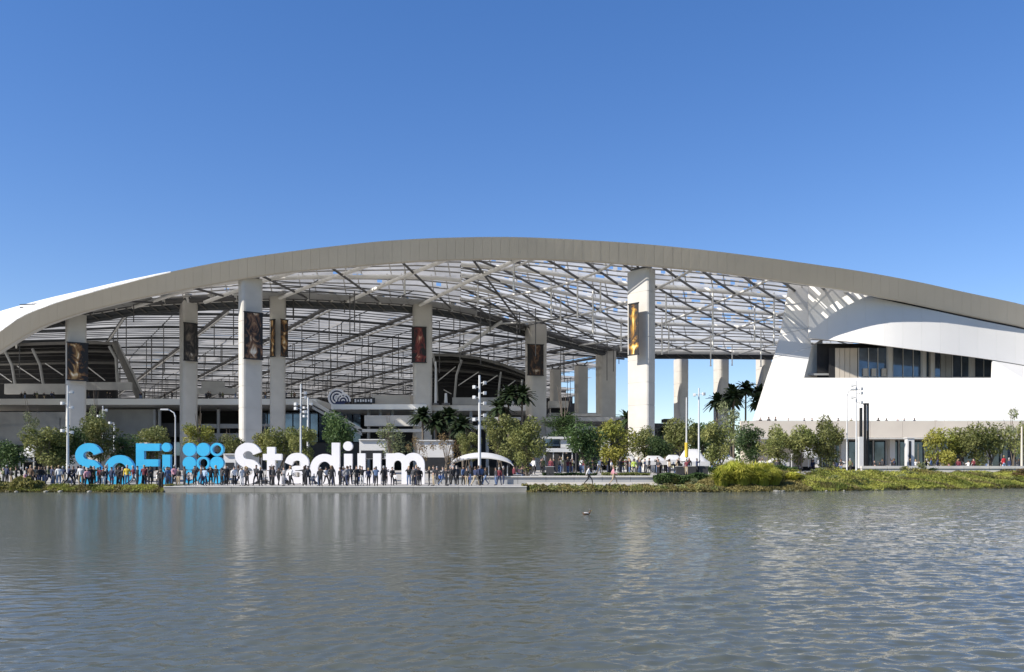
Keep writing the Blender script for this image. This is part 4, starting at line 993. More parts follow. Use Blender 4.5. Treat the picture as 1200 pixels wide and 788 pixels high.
for k in range(40):
    rs_ = random.Random(400 + k); x = (rs_.uniform(18, 58) if k % 4 else rs_.uniform(-45, -32)); r_ = rs_.uniform(.10, .28); mb = MB(); y_ = shore(x) + rs_.uniform(-.1, .5)
    bm = bmesh.new(); bmesh.ops.create_icosphere(bm, subdivisions=1, radius=r_)
    for v in bm.verts: v.co = Vector((v.co.x * 1.3, v.co.y, v.co.z * .6)) * rs_.uniform(.8, 1.15)
    me = bpy.data.meshes.new('stone'); bm.to_mesh(me); bm.free(); me.materials.append(M_soil if k % 2 else M_quay)
    o = mesh_obj('stone', me, None, label='small grey stone lying at the waterline below ' + STN(600 + x * F / y_), cat='stone', group='small stones along the waterline'); o.location = (x, y_, .04); STONES = globals().get('STONES', []); STONES.append((x / y_, o))
# pale blocks and landing step on the right bank
for k, (px, py, D, w_, h_, lab) in enumerate(((843, 573, 79.8, 1.3, .35, 'small pale concrete landing step at the water left of the lime tufts'), (932, 558.5, 86, 1.9, .55, 'long pale concrete block on the grass mound'), (946, 556, 89, 2.6, .4, 'flat pale stone slab behind the long block'), (918, 566, 83.5, .5, 1.1, 'upright pale stone at the end of the long block'), (951, 569, 85.0, 1.3, .14, 'thin pale ledge at the water edge'), (985, 563, 87, 1.2, .14, 'thin pale ledge on the mound'))):
    mb = MB(); x = X(px, D); z = Zp(py, D); mb.box((x, D, z), (w_, .8, h_), .1); mb.box((x, D, z + h_/2 + .02), (w_ * .94, .72, .06), .1)
    mb.build('stone_block', M_pave, None, label=lab, cat='block', group='pale stone blocks on the bank')

# ------------------------------------------------------------------ people
SKIN = [mat('skin_light', (0.50, 0.33, 0.25), .6), mat('skin_tan', (0.32, 0.19, 0.13), .6), mat('skin_dark', (0.12, 0.07, 0.045), .6)]
HAIR = [mat('hair_dark', (0.02, 0.015, 0.012), .7), mat('hair_brown', (0.07, 0.04, 0.02), .7), mat('hair_blond', (0.30, 0.21, 0.10), .7), mat('hair_grey', (0.3, 0.29, 0.28), .7)]
SHOE = mat('shoe_dark', (0.02, 0.02, 0.02), .6); SHOEW = mat('shoe_white', (0.6, 0.6, 0.6), .6)
CL = {'black': (0.014, 0.014, 0.016), 'charcoal': (0.04, 0.04, 0.044), 'navy': (0.02, 0.03, 0.075), 'grey': (0.2, 0.2, 0.21), 'white': (0.72, 0.71, 0.69), 'red': (0.50, 0.03, 0.04), 'maroon': (0.13, 0.02, 0.03), 'yellow': (0.65, 0.48, 0.05),
      'blue': (0.06, 0.15, 0.42), 'denim blue': (0.09, 0.14, 0.25), 'khaki': (0.36, 0.29, 0.19), 'olive green': (0.10, 0.11, 0.05), 'pink': (0.62, 0.30, 0.34), 'lime': (0.45, 0.55, 0.10), 'pale blue': (0.34, 0.45, 0.58), 'brown': (0.12, 0.07, 0.04)}
CM = {k: mat('cloth_' + k.replace(' ', '_'), v, .85, var=.15, scale=3.0) for k, v in CL.items()}
BASE_J = {'pel': (0, 0, .95), 'wst': (0, .0, 1.10), 'cst': (0, .0, 1.30), 'nck': (0, .01, 1.48), 'hd0': (0, -.01, 1.58), 'hd1': (0, -.01, 1.70),
          'shL': (.17, 0, 1.42), 'elL': (.23, .02, 1.15), 'wrL': (.24, -.05, .92), 'haL': (.24, -.08, .82), 'thL': (.21, -.10, .88),
          'shR': (-.17, 0, 1.42), 'elR': (-.23, .02, 1.15), 'wrR': (-.24, -.05, .92), 'haR': (-.24, -.08, .82), 'thR': (-.21, -.10, .88),
          'hpL': (.09, 0, .90), 'knL': (.10, -.02, .50), 'anL': (.105, .03, .09), 'toL': (.12, -.14, .035),
          'hpR': (-.09, 0, .90), 'knR': (-.10, -.02, .50), 'anR': (-.105, .03, .09), 'toR': (-.12, -.14, .035)}
RAD = {'pel': (.15, .11), 'wst': (.13, .095), 'cst': (.17, .12), 'nck': (.058, .058), 'hd0': (.085, .095), 'hd1': (.085, .10), 'sh': (.075, .075), 'el': (.048, .048), 'wr': (.032, .032), 'ha': (.042, .022), 'th': (.014, .014),
       'hp': (.095, .095), 'kn': (.06, .065), 'an': (.042, .045), 'to': (.045, .03)}
BONES = [('pel', 'wst', 1), ('wst', 'cst', 1), ('cst', 'nck', 1), ('nck', 'hd0', 0), ('hd0', 'hd1', 0)]
for S_ in 'LR': BONES += [('cst', 'sh' + S_, 1), ('sh' + S_, 'el' + S_, 1), ('el' + S_, 'wr' + S_, 1), ('wr' + S_, 'ha' + S_, 0), ('wr' + S_, 'th' + S_, 0), ('pel', 'hp' + S_, 2), ('hp' + S_, 'kn' + S_, 2), ('kn' + S_, 'an' + S_, 2), ('an' + S_, 'to' + S_, 3)]
def body_mesh(over):
    J = dict(BASE_J); J.update(over); names = list(J); idx = {n: i for i, n in enumerate(names)}
    me = bpy.data.meshes.new('person_body'); me.from_pydata([J[n] for n in names], [(idx[a], idx[b]) for a, b, _ in BONES], [])
    o = bpy.data.objects.new('person_skeleton', me); COL.objects.link(o)
    md = o.modifiers.new('skin', 'SKIN'); sv = me.skin_vertices[0].data
    for n in names:
        r_ = RAD.get(n) or RAD[n[:2]]; sv[idx[n]].radius = r_; sv[idx[n]].use_root = (n == 'pel')
    sb = o.modifiers.new('sub', 'SUBSURF'); sb.levels = 1; sb.render_levels = 1
    dg_ = bpy.context.evaluated_depsgraph_get(); ev = o.evaluated_get(dg_); out = bpy.data.meshes.new_from_object(ev)
    bpy.data.objects.remove(o); bpy.data.meshes.remove(me)
    for k in range(4): out.materials.append(SHOE)
    seg = [(Vector(J[a]), Vector(J[b]), m) for a, b, m in BONES]
    for p in out.polygons:
        c = p.center; best = None
        for a, b, m in seg:
            ab = b - a; t = max(0, min(1, (c - a).dot(ab) / max(1e-6, ab.length_squared))); d = (c - a - ab * t).length
            if best is None or d < best[0]: best = (d, m)
        p.material_index = best[1]; p.use_smooth = True
    return out, J
def hair_mesh(J, longh):
    h = Vector(J['hd1']); mb = MB(); n, mm = 10, 5; rows = []
    for i in range(mm + 1):
        ph = i / mm * (2.0 if longh else 1.55); rows.append([h + Vector((math.cos(2*math.pi*k/n) * math.sin(ph) * .098, .018 + math.sin(2*math.pi*k/n) * math.sin(ph) * .108 + (.03 if math.sin(2*math.pi*k/n) < 0 and ph > 1 else 0), -.02 + math.cos(ph) * (.125 if ph < 1.6 else .26))) for k in range(n)])
    vs = [v for r_ in rows for v in r_]; mb.add(vs, [(i*n + k, (i+1)*n + k, (i+1)*n + (k+1) % n, i*n + (k+1) % n) for i in range(mm) for k in range(n)], True)
    me = bpy.data.meshes.new('hair'); me.from_pydata([tuple(v) for v in mb.v], [], mb.f); me.polygons.foreach_set('use_smooth', mb.sm); me.materials.append(HAIR[0]); return me
POSES = {
 'standing': {},
 'standing with feet apart': {'knL': (.15, -.02, .5), 'anL': (.20, .03, .09), 'toL': (.24, -.14, .035), 'knR': (-.14, 0, .5), 'anR': (-.19, .03, .09), 'toR': (-.22, -.14, .035), 'elL': (.28, .08, 1.18), 'wrL': (.17, -.04, 1.0), 'haL': (.12, -.07, .96), 'thL': (.12, -.06, 1.02)},
 'walking': {'knL': (.09, -.24, .53), 'anL': (.09, -.30, .10), 'toL': (.10, -.47, .06), 'knR': (-.09, .08, .50), 'anR': (-.09, .36, .16), 'toR': (-.10, .24, .04), 'wrL': (.22, .18, .98), 'haL': (.22, .20, .89), 'thL': (.20, .13, .92), 'elL': (.22, .14, 1.17), 'wrR': (-.22, -.28, 1.0), 'haR': (-.22, -.35, .93), 'thR': (-.19, -.30, .98), 'elR': (-.22, -.04, 1.15)},
 'striding': {'knL': (.09, .10, .50), 'anL': (.09, .40, .15), 'toL': (.10, .28, .04), 'knR': (-.09, -.26, .54), 'anR': (-.09, -.34, .10), 'toR': (-.10, -.50, .06), 'elL': (.22, -.06, 1.16), 'wrL': (.20, -.28, 1.04), 'haL': (.19, -.36, 1.0), 'thL': (.16, -.30, 1.05), 'elR': (-.22, .13, 1.17), 'wrR': (-.22, .20, .96), 'haR': (-.22, .22, .87), 'thR': (-.20, .15, .9)},
 'raising a phone': {'elL': (.24, -.14, 1.30), 'wrL': (.08, -.30, 1.50), 'haL': (.04, -.33, 1.59), 'thL': (.01, -.29, 1.54), 'elR': (-.24, -.14, 1.30), 'wrR': (-.08, -.30, 1.50), 'haR': (-.04, -.33, 1.59), 'thR': (-.01, -.29, 1.55)},
 'with one arm raised': {'elL': (.36, -.03, 1.58), 'wrL': (.34, -.05, 1.84), 'haL': (.33, -.06, 1.94), 'thL': (.29, -.08, 1.90)},
 'with hands on hips': {'elL': (.38, .05, 1.20), 'wrL': (.19, -.03, 1.04), 'haL': (.13, -.07, 1.02), 'thL': (.16, -.02, 1.10), 'elR': (-.38, .05, 1.20), 'wrR': (-.19, -.03, 1.04), 'haR': (-.13, -.07, 1.02), 'thR': (-.16, -.02, 1.10)},
 'with folded arms': {'elL': (.24, -.05, 1.14), 'wrL': (.02, -.19, 1.20), 'haL': (-.07, -.18, 1.22), 'thL': (-.02, -.17, 1.27), 'elR': (-.24, -.05, 1.14), 'wrR': (-.02, -.22, 1.15), 'haR': (.07, -.20, 1.17), 'thR': (.03, -.2, 1.22)},
 'pointing sideways': {'elL': (.44, -.04, 1.38), 'wrL': (.68, -.07, 1.38), 'haL': (.78, -.08, 1.38), 'thL': (.73, -.09, 1.43)},
 'sitting': {'pel': (0, 0, .50), 'wst': (0, .02, .66), 'cst': (0, .02, .87), 'nck': (0, .0, 1.05), 'hd0': (0, -.03, 1.15), 'hd1': (0, -.03, 1.27), 'shL': (.17, .01, .99), 'shR': (-.17, .01, .99), 'elL': (.23, -.04, .74), 'elR': (-.23, -.04, .74), 'wrL': (.16, -.26, .62), 'wrR': (-.16, -.26, .62), 'haL': (.13, -.35, .60), 'haR': (-.13, -.35, .60), 'thL': (.09, -.30, .65), 'thR': (-.09, -.30, .65),
             'hpL': (.09, -.03, .48), 'hpR': (-.09, -.03, .48), 'knL': (.11, -.42, .47), 'knR': (-.11, -.42, .47), 'anL': (.11, -.40, .09), 'anR': (-.11, -.38, .09), 'toL': (.12, -.56, .035), 'toR': (-.12, -.54, .035)},
}
PM = {}
for k, ov in POSES.items():
    b_, J_ = body_mesh(ov); PM[k] = (b_, hair_mesh(J_, False), hair_mesh(J_, True))
TOPW = {'black': 'black jacket', 'charcoal': 'charcoal hoodie', 'navy': 'navy jacket', 'grey': 'grey sweatshirt', 'white': 'white shirt', 'red': 'red top', 'maroon': 'maroon jersey', 'yellow': 'yellow jersey', 'blue': 'blue shirt', 'denim blue': 'denim jacket', 'khaki': 'khaki coat', 'olive green': 'olive green jacket', 'pink': 'pink top', 'lime': 'lime vest', 'pale blue': 'pale blue shirt', 'brown': 'brown coat'}
LOWW = {'black': 'black trousers', 'charcoal': 'charcoal trousers', 'navy': 'navy trousers', 'denim blue': 'blue jeans', 'khaki': 'khaki trousers', 'grey': 'grey trousers', 'white': 'white trousers'}
rp_ = random.Random(21)
PEOPLE = []      # (px, root, top, low, pose, group)
def person(px, D, top, low, pose, rz=None, grp='people', ground=None, h=None):
    x = X(px, D); g = gz(x, D) if ground is None else ground
    b_, h0, h1 = PM[pose]; o = mesh_obj('person', b_, None); o.location = (x, D, g); sc = (h or rp_.uniform(1.66, 1.95)) / 1.80; o.scale = (sc * rp_.uniform(1.0, 1.2), sc * 1.1, sc)
    o.rotation_euler = (0, 0, rz if rz is not None else rp_.uniform(-3.1, 3.1))
    sk = rp_.choice(SKIN)
    for i, m in enumerate((sk, CM[top], CM[low], rp_.choice((SHOE, SHOE, SHOEW)))):
        o.material_slots[i].link = 'OBJECT'; o.material_slots[i].material = m
    hh = mesh_obj('hair', h1 if rp_.random() < .35 else h0, o); hh.material_slots[0].link = 'OBJECT'; hh.material_slots[0].material = rp_.choice((HAIR[0], HAIR[0], HAIR[1], HAIR[1], HAIR[2], HAIR[3]))
    PEOPLE.append([px, o, top, low, pose, grp]); return o
DARKT = ['black'] * 7 + ['charcoal'] * 4 + ['navy'] * 3 + ['maroon', 'grey', 'denim blue', 'brown', 'olive green']
LOWC = ['black'] * 5 + ['charcoal'] * 2 + ['navy'] * 2 + ['denim blue'] * 3 + ['khaki']
MIX = DARKT * 2 + ['white'] * 6 + ['grey'] * 3 + ['pale blue', 'pink', 'blue', 'khaki', 'maroon']
STAND = ['standing', 'standing', 'standing with feet apart', 'walking', 'striding', 'raising a phone', 'with hands on hips', 'with folded arms', 'pointing sideways', 'with one arm raised']
# promenade, in front of the giant letters (positions read off the photograph)
spec = {96: ('white', 'khaki', 'standing'), 101: ('pink', 'black', 'standing with feet apart'), 105: ('black', 'black', 'standing'), 119: ('maroon', 'black', 'walking'), 123: ('black', 'white', 'standing'), 129: ('navy', 'navy', 'standing'), 138: ('black', 'black', 'standing with feet apart'), 143: ('charcoal', 'black', 'with hands on hips'),
        151: ('yellow', 'denim blue', 'standing'), 157: ('maroon', 'grey', 'walking'), 162: ('black', 'black', 'standing'), 170: ('maroon', 'black', 'standing'), 175: ('charcoal', 'black', 'with folded arms'), 186: ('black', 'black', 'standing'), 191: ('charcoal', 'black', 'standing'), 196: ('denim blue', 'denim blue', 'standing with feet apart'),
        199: ('grey', 'charcoal', 'standing'), 206: ('pink', 'black', 'walking'), 210: ('black', 'khaki', 'standing'), 214: ('charcoal', 'black', 'standing'), 228: ('black', 'black', 'standing'), 239: ('pale blue', 'navy', 'standing'), 247: ('black', 'black', 'pointing sideways'), 251: ('black', 'charcoal', 'standing with feet apart'), 266: ('black', 'black', 'standing'),
        274: ('white', 'black', 'standing'), 283: ('white', 'white', 'standing'), 290: ('black', 'black', 'standing with feet apart'), 300: ('charcoal', 'black', 'striding'), 306: ('black', 'black', 'standing'), 318: ('black', 'black', 'standing'), 325: ('black', 'black', 'walking'), 331: ('grey', 'grey', 'with folded arms'), 340: ('white', 'black', 'walking'),
        357: ('black', 'black', 'pointing sideways'), 361: ('charcoal', 'black', 'standing with feet apart'), 372: ('black', 'denim blue', 'standing'), 375: ('black', 'black', 'raising a phone'), 381: ('white', 'black', 'walking'), 386: ('charcoal', 'charcoal', 'standing'), 390: ('black', 'black', 'standing with feet apart'), 397: ('black', 'black', 'standing'),
        403: ('grey', 'charcoal', 'with folded arms'), 408: ('grey', 'navy', 'striding'), 411: ('charcoal', 'black', 'walking'), 416: ('black', 'black', 'standing'), 426: ('black', 'white', 'pointing sideways'), 430: ('navy', 'black', 'standing'), 440: ('denim blue', 'black', 'raising a phone'), 449: ('black', 'black', 'striding'), 458: ('black', 'black', 'standing'),
        480: ('black', 'denim blue', 'raising a phone'), 484: ('charcoal', 'black', 'standing'), 491: ('black', 'charcoal', 'with hands on hips'), 494: ('black', 'black', 'standing')}
for px, (a, b, c) in spec.items():
    person(px + rp_.uniform(-2.2, 2.2), rp_.uniform(76.8, 80.5), a, b, c, rz=rp_.choice((rp_.uniform(-.9, .9), rp_.uniform(2.2, 4.0))), grp='visitors in front of the giant letters')
for px in (503, 508, 512, 519, 523, 528, 531, 536, 543, 547, 551, 557, 561, 564, 569, 581, 585, 590):
    person(px, rp_.uniform(78, 84), rp_.choice(DARKT), rp_.choice(LOWC), rp_.choice(STAND), grp='visitors between the giant letters and the tall mast')
for px in (46, 49, 53, 57, 61, 65, 69, 74, 81, 86, 91, 110, 115, 4, 8, 13, 19, 25, 31, 36, 41):
    person(px, rp_.uniform(79.5, 84.5), rp_.choice(MIX), rp_.choice(LOWC), rp_.choice(STAND), grp='crowd at the left end of the promenade')
for px in (132, 184, 221, 311, 368, 421, 463, 516, 549, 30, 62):
    person(px, rp_.uniform(77.5, 82), rp_.choice(['pink', 'white', 'blue', 'grey', 'red']), rp_.choice(LOWC), rp_.choice(STAND[:5]), grp='children on the promenade', h=rp_.uniform(1.0, 1.35))
for k in range(34):
    person(rp_.choice([104, 124, 141, 160, 174, 190, 212, 232, 268, 287, 305, 320, 345, 360, 377, 392, 405, 420, 436, 452, 470, 488]) + rp_.gauss(0, 3.5), rp_.uniform(79.5, 84.5), rp_.choice(['black'] * 6 + ['charcoal'] * 3 + ['navy', 'navy', 'grey', 'brown']), rp_.choice(['black', 'black', 'charcoal', 'navy']), rp_.choice(STAND), grp='visitors close to the giant letters')
person(690, 82.6, 'white', 'black', 'striding', rz=1.4, grp='walkers on the promenade'); person(719, 83.0, 'pink', 'khaki', 'walking', rz=1.5, grp='walkers on the promenade'); person(718, 81.0, 'white', 'khaki', 'striding', rz=-1.5, grp='walkers on the promenade') if 0 else None
for k in range(78):
    px = 602 + (k // 4) * 11.3 + rp_.gauss(0, 2.2); person(px, rp_.uniform(90, 108), rp_.choice(MIX), rp_.choice(LOWC), rp_.choice(STAND), grp='crowd on the terrace right of centre')
person(743, 89.6, 'lime', 'charcoal', 'standing', rz=.2, grp='crowd on the terrace right of centre')
for k in range(64):
    px = 842 + (k // 4) * 23 + rp_.gauss(0, 5); D = rp_.uniform(100, 116)
    person(px, D, rp_.choice(MIX), rp_.choice(LOWC), rp_.choice(STAND if k % 4 else ['sitting', 'standing']), grp='crowd in front of the white building')
person(1176.5, 99, 'red', 'pale blue', 'standing with feet apart', rz=.3, grp='crowd in front of the white building', h=1.95) if 'pale blue' in CM else None
person(1067, 100, 'black', 'black', 'standing', rz=1.0, grp='crowd in front of the white building'); person(1099, 99, 'navy', 'black', 'striding', rz=1.3, grp='crowd in front of the white building')
# terraces: small figures seen along the slabs
tz = Zp(467.5, 180); 
for k in range(34):
    px = rp_.choice([rp_.uniform(22, 74), rp_.uniform(103, 208), rp_.uniform(232, 276), rp_.uniform(300, 350)]); person(px, rp_.uniform(181.5, 186), rp_.choice(DARKT), rp_.choice(LOWC), rp_.choice(STAND[:5]), grp='small figures along the upper terrace', ground=tz)
for k in range(16):
    px = 888 + k * 12.4 + rp_.uniform(-5, 5); person(px, 129.0, rp_.choice(DARKT), 'black', 'standing', grp='heads above the beige parapet', ground=Zp(493.5, 128) - 1.25)
LM = [(14, 'the low dark tree'), (45, 'the broad olive tree'), (79, 'the leftmost mast'), (103, 'the blue S'), (139, 'the blue o'), (173, 'the blue F'), (195, 'the blue i'), (238, 'the disc grid'), (290, 'the white S'), (319, 'the white t'), (347, 'the white a'), (378, 'the white d'), (407, 'the white i'), (432, 'the white u'), (475, 'the white m'),
      (524, 'the bare brown tree'), (563, 'the tall mast'), (617, 'the dense olive tree'), (655, 'the glass kiosk'), (686, 'the dark leafy tree'), (720, 'the yellow green tree'), (752, 'the brightest column'), (778, 'the white tents'), (804, 'the slim pole'), (843, 'the marquee'), (880, 'the lime grass'), (925, 'the parapet tree pair'), (970, 'the lamp post tree'), (1003, 'the camera mast'), (1020, 'the black frames'), (1067, 'the white pillar'), (1101, 'the yellow olive tree'), (1130, 'the grey green tree'), (1160, 'the large olive tree'), (1190, 'the sparse tree')]
WH = {'visitors in front of the giant letters': 'before', 'visitors close to the giant letters': 'close before', 'small figures along the upper terrace': 'on the terrace high above', 'heads above the beige parapet': 'behind the parapet above'}
KID = 'children on the promenade'
ORD = ['', 'second', 'third', 'fourth', 'fifth', 'sixth', 'seventh', 'eighth', 'ninth', 'tenth', 'eleventh', 'twelfth', 'thirteenth', 'fourteenth', 'fifteenth', 'sixteenth']
seen = {}
for px, o, top, low, pose, grp in sorted(PEOPLE, key=lambda a: a[0]):
    lm = min(LM, key=lambda a: abs(a[0] - px))[1]
    lab = ('small child' if grp == KID else 'person') + ' in %s and %s %s %s %s' % (TOPW[top], LOWW.get(low, low + ' trousers'), pose, WH.get(grp, 'near'), lm)
    if pose.startswith('standing w'): lab = lab.replace('standing with feet apart', 'legs apart')
    seen.setdefault(lab, []).append((o, grp))
for lab, L in seen.items():
    for i, (o, grp) in enumerate(L):
        t_ = lab if len(L) == 1 else lab.replace('person', ('%s person from left' % (['first'] + ORD[1:])[i]), 1) if 'person' in lab else '%s, number %d from left' % (lab, i + 1)
        while len(t_.split()) > 16:
            for cut in (' trousers', ' jeans', ' and ' + (t_.split(' and ') + ['@'])[1].split(' ')[0], ' person from left'):
                if cut in t_: t_ = t_.replace(cut, '', 1); break
            else: break
        tag(o, t_, 'person', grp)

grp_ = {}
for _, o in sorted(STONES, key=lambda a: a[0]): grp_.setdefault((o['label'],), []).append(o)
for (lb,), L in grp_.items():
    for i, o in enumerate(L):
        if len(L) > 1: o['label'] = lb.replace('small grey stone lying', ORD[i].replace('first', '') + ' stone from left' if i else 'first stone from left')
grp_ = {}
for px, o in sorted(BANK, key=lambda a: a[0]):
    grp_.setdefault((o['label'], min(LM, key=lambda a: abs(a[0] - px))[1]), []).append(o)
for (lb, lm), L in grp_.items():
    for i, o in enumerate(L): o['label'] = '%s%s on the bank below %s' % ((['first ', 'second ', 'third ', 'fourth ', 'fifth '][i] if len(L) > 1 else ''), lb, lm)

# ------------------------------------------------------------------ masts, lamps, signs, tents
def mast(px, top, D, r, label, lights=(), arm=None, name='light_mast', cat='lamp post', m=None, ground=None, grp='slim poles and masts on the plaza'):
    x = X(px, D); g = gz(x, D) if ground is None else ground; zt = Zp(top, D); t = thing(name, (x, D, g), label, cat, grp)
    m = m or M_lamp
    mb = MB(); mb.tube([(x, D, g), (x, D, zt)], r, 8, r * .6); mb.build('pole', m, t)
    mb = MB(); mb.tube([(x, D, g - .05), (x, D, g + .35)], r * 2.2, 8); mb.build('base', M_dsteel, t)
    for (py, sx_) in lights:
        z = Zp(py, D); mb = MB(); mb.tube([(x, D, z), (x + sx_ * .4, D - .1, z)], .04, 5); mb.box((x + sx_ * .52, D - .1, z), (.28, .3, .32), .3 * sx_); mb.box((x + sx_ * .52, D - .27, z), (.22, .05, .25), .3 * sx_); mb.build('spotlight', M_lamp if m is not M_black else M_black, t)
    if arm:
        mb = MB(); pts = [P(a, b, D) for a, b in arm]; mb.tube(pts, r * .7, 6, r * .5); mb.build('arm', m, t)
        e = pts[-1]; mb = MB(); mb.box(e + Vector((0, 0, .0)), (.9, .35, .14)); mb.box(e + Vector((0, 0, -.09)), (.7, .25, .05)); mb.build('lamp_head', M_lamp, t)
    return t
mast(79.5, 452, 90, .16, 'leftmost white lighting mast left of the blue S', ((460, 1), (473, -1), (478, 1), (505, -1), (507, 1)))
mast(352.5, 450, 92, .13, 'white lighting mast with spotlights rising behind the white a', ((461, 1), (466, 1), (474, -1), (479, -1), (483, 1)))
mast(361, 466, 118, .2, 'shorter white lighting mast right behind the taller one', ((474, 1), (478, -1), (483, -1), (488, -1)))
mast(562, 440, 84, .17, 'tallest white lighting mast standing among the crowd near centre', ((449, 1), (454, -1), (461, 1), (466, -1), (473, 1), (487, 1), (492, -1)))
mast(120.5, 476, 112, .14, 'white spotlight pole above the trees behind the blue S', ((481, 1), (488, -1), (493, -1)))
mast(205.5, 487, 100, .11, 'curved street lamp reaching left behind the disc grid', arm=((205.5, 489), (204, 484), (199, 481), (193, 480)))
mast(134, 497, 110, .18, 'short thick white pole behind the blue o', ((496, -1),))
mast(675, 480, 105, .06, 'thin dark pole between the far columns', m=M_dsteel)
mast(804.5, 466, 93, .11, 'slim pole with yellow lower sleeve left of the marquee')
mast(819, 455, 95, .12, 'slim white pole with cross arms in front of the marquee', ((462, 1), (463, -1)))
mast(992.5, 462, 101, .10, 'curved street lamp reaching right in front of the white building', arm=((992.5, 464), (994, 459), (998, 457), (1001, 456.5)))
mast(1003.5, 446, 98, .11, 'slim mast with small black cameras in front of the white building', ((452, -1), (456, 1), (461, 1), (466, -1), (472, 1)), cat='mast')
mast(1197.5, 500, 100, .16, 'beige pole at the right edge', m=M_beige, cat='pole')
mast(1076, 520, 101, .07, 'thin slanting sapling stake right of the white pillar', cat='stake', m=M_bark)
mast(510.5, 424, 182, .28, 'tall white pole standing on the terrace left of the ribbed stand', ground=Zp(475, 183), cat='pole')
mast(522.5, 461, 182, .4, 'short stout white pole on the terrace before the ribbed stand', ground=Zp(475, 183), cat='pole')
mb = MB(); mb.tube([(X(804.5, 93), 93, Zp(536, 93)), (X(804.5, 93), 93, Zp(519, 93))], .2, 10); mb.build('pole_sleeve', mat('yellow_paint', (.6, .42, .04), .5), None, label='yellow sleeve wrapped round the slim pole by the marquee', cat='sleeve')
# black portal frames
D = 100
bf = thing('black_portal_sign', (X(1016, D), D, gz(X(1016, D), D)), 'pair of tall open black frames standing before the white building', 'sign')
def pbox(x0, x1, y0, y1, D, dep, name, m, par):
    mb = MB(); mb.box(((X(x0, D) + X(x1, D)) / 2, D + dep / 2, (Zp(y0, D) + Zp(y1, D)) / 2), (X(x1, D) - X(x0, D), dep, abs(Zp(y0, D) - Zp(y1, D)))); return mb.build(name, m, par)
pbox(1013.3, 1015.3, 474, 548, 100, .3, 'upright', M_black, bf); pbox(1016.8, 1018.4, 474, 548, 100.4, .3, 'upright', M_black, bf); pbox(1013.3, 1018.4, 472.6, 474, 100, .5, 'crossbar', M_black, bf); pbox(1015.9, 1016.6, 476, 505, 100.2, .1, 'pale_infill', M_lamp, bf)
bf2 = thing('black_portal_sign', (X(1009, D), D, gz(X(1009, D), D)), 'slim black slab on a white plinth left of the black frames', 'sign')
pbox(1008.7, 1010.7, 478, 512, 100, .4, 'slab', M_black, bf2); pbox(1007, 1012, 512, 549, 100, .5, 'plinth', M_tent, bf2)
wp = thing('white_pillar', (X(1067, 104), 104, 2), 'white square pillar with dark slot at right of the black frames', 'pillar')
pbox(1063.5, 1071.5, 514, 549, 104, .8, 'body', M_tent, wp); pbox(1065.2, 1067.6, 517, 545, 103.95, .04, 'dark_slot', M_black, wp); pbox(1063.0, 1072.0, 512.8, 514, 103.9, 1.0, 'cap', M_tent, wp)
# glass kiosk
D = 112
ks = thing('glass_kiosk', (X(660, D), D, 1.6), 'small white framed kiosk with a glass pane and flat roof', 'kiosk')
pbox(636, 681, 512, 514.5, D - .4, 4, 'roof', M_tent, ks); pbox(638, 656, 514.8, 523, D, .1, 'glass_pane', M_glass, ks); pbox(657, 680, 514.8, 525, D, .12, 'white_panel', M_tent, ks); pbox(640, 680, 525.5, 530, D, .2, 'panel', M_lamp, ks)
for a in (637, 648, 659, 670, 680): pbox(a, a + 1, 530.2, 556, D + .2, .12, 'post', M_tent, ks)
pbox(640, 680, 532, 556, D + 3, .1, 'back_wall', M_dark, ks)
D = 108
ks2 = thing('white_gate_frame', (X(709, D), D, 1.6), 'white upright frame with bluish panel behind the dark leafy tree', 'frame')
pbox(704, 706, 513, 552, D, .2, 'upright', M_tent, ks2); pbox(713, 715, 513, 552, D, .2, 'upright', M_tent, ks2); pbox(706.1, 712.9, 514.5, 523, D + .05, .08, 'panel', M_lamp, ks2); pbox(704, 715, 511.4, 512.9, D, .25, 'lintel', M_tent, ks2)
# white wall blocks seen behind the lettering
for k, (a, b, t_, bb, D, lab, m) in enumerate(((421, 452, 516, 538, 112, 'white booth behind the white u partly hidden by leaves', M_tent), (488, 530, 517, 552, 114, 'white booth wall right of the m behind thin branches', M_tent), (100, 118, 531, 552, 100, 'low white booth with red disc behind the blue S', M_tent), (262, 276, 533, 550, 98, 'white awning block left of the white S', M_tent), (140, 172, 520, 527, 100, 'rust coloured low booth roof above the blue o', M_beige))):
    t = thing('vendor_booth', (X((a+b)/2, D), D, 1.2), lab, 'booth', 'vendor booths on the plaza')
    pbox(a, b, t_, bb, D, 2.4, 'booth_wall', m, t); pbox(a - .6, b + .6, t_ - 1.2, t_ - .1, D - .3, 3, 'booth_roof', m, t); pbox(a + 2, b - 2, lerp(t_, bb, .55), bb - .5, D - .05, .1, 'counter_opening', M_black, t)
def tent(x0, x1, ridge, eave, bot, D, dep, label):
    t = thing('marquee_tent', (X((x0+x1)/2, D), D, 1.4), label, 'tent', 'white event tents on the plaza'); xm = (x0 + x1) / 2
    a, b = X(x0, D), X(x1, D); ze, zr, zb_ = Zp(eave, D), Zp(ridge, D), Zp(bot, D)
    rows = []
    for i in range(7):
        v = i / 6; rr = []
        for j in range(9):
            u = j / 8; e = 1 - abs(2*u - 1); ee = 1 - abs(2*v - 1); hgt = min(1, e * 2.2) ** .8 * ee ** .8
            rr.append((lerp(a, b, u), D + dep * v, ze + (zr - ze) * hgt))
        rows.append(rr)
    mb = MB(); mb.grid(rows, thick=(0, 0, -.05)); mb.build('canopy', M_tent, t)
    mb = MB(); mb.box(((a+b)/2, D, (ze + ze - .5) / 2), (b - a, .04, .5)); mb.build('valance', M_tent, t)
    for x in (a + .1, b - .1):
        for y in (D + .1, D + dep - .1):
            mb = MB(); mb.tube([(x, y, zb_), (x, y, ze)], .06, 6); mb.build('leg', M_lamp, t)
    return t
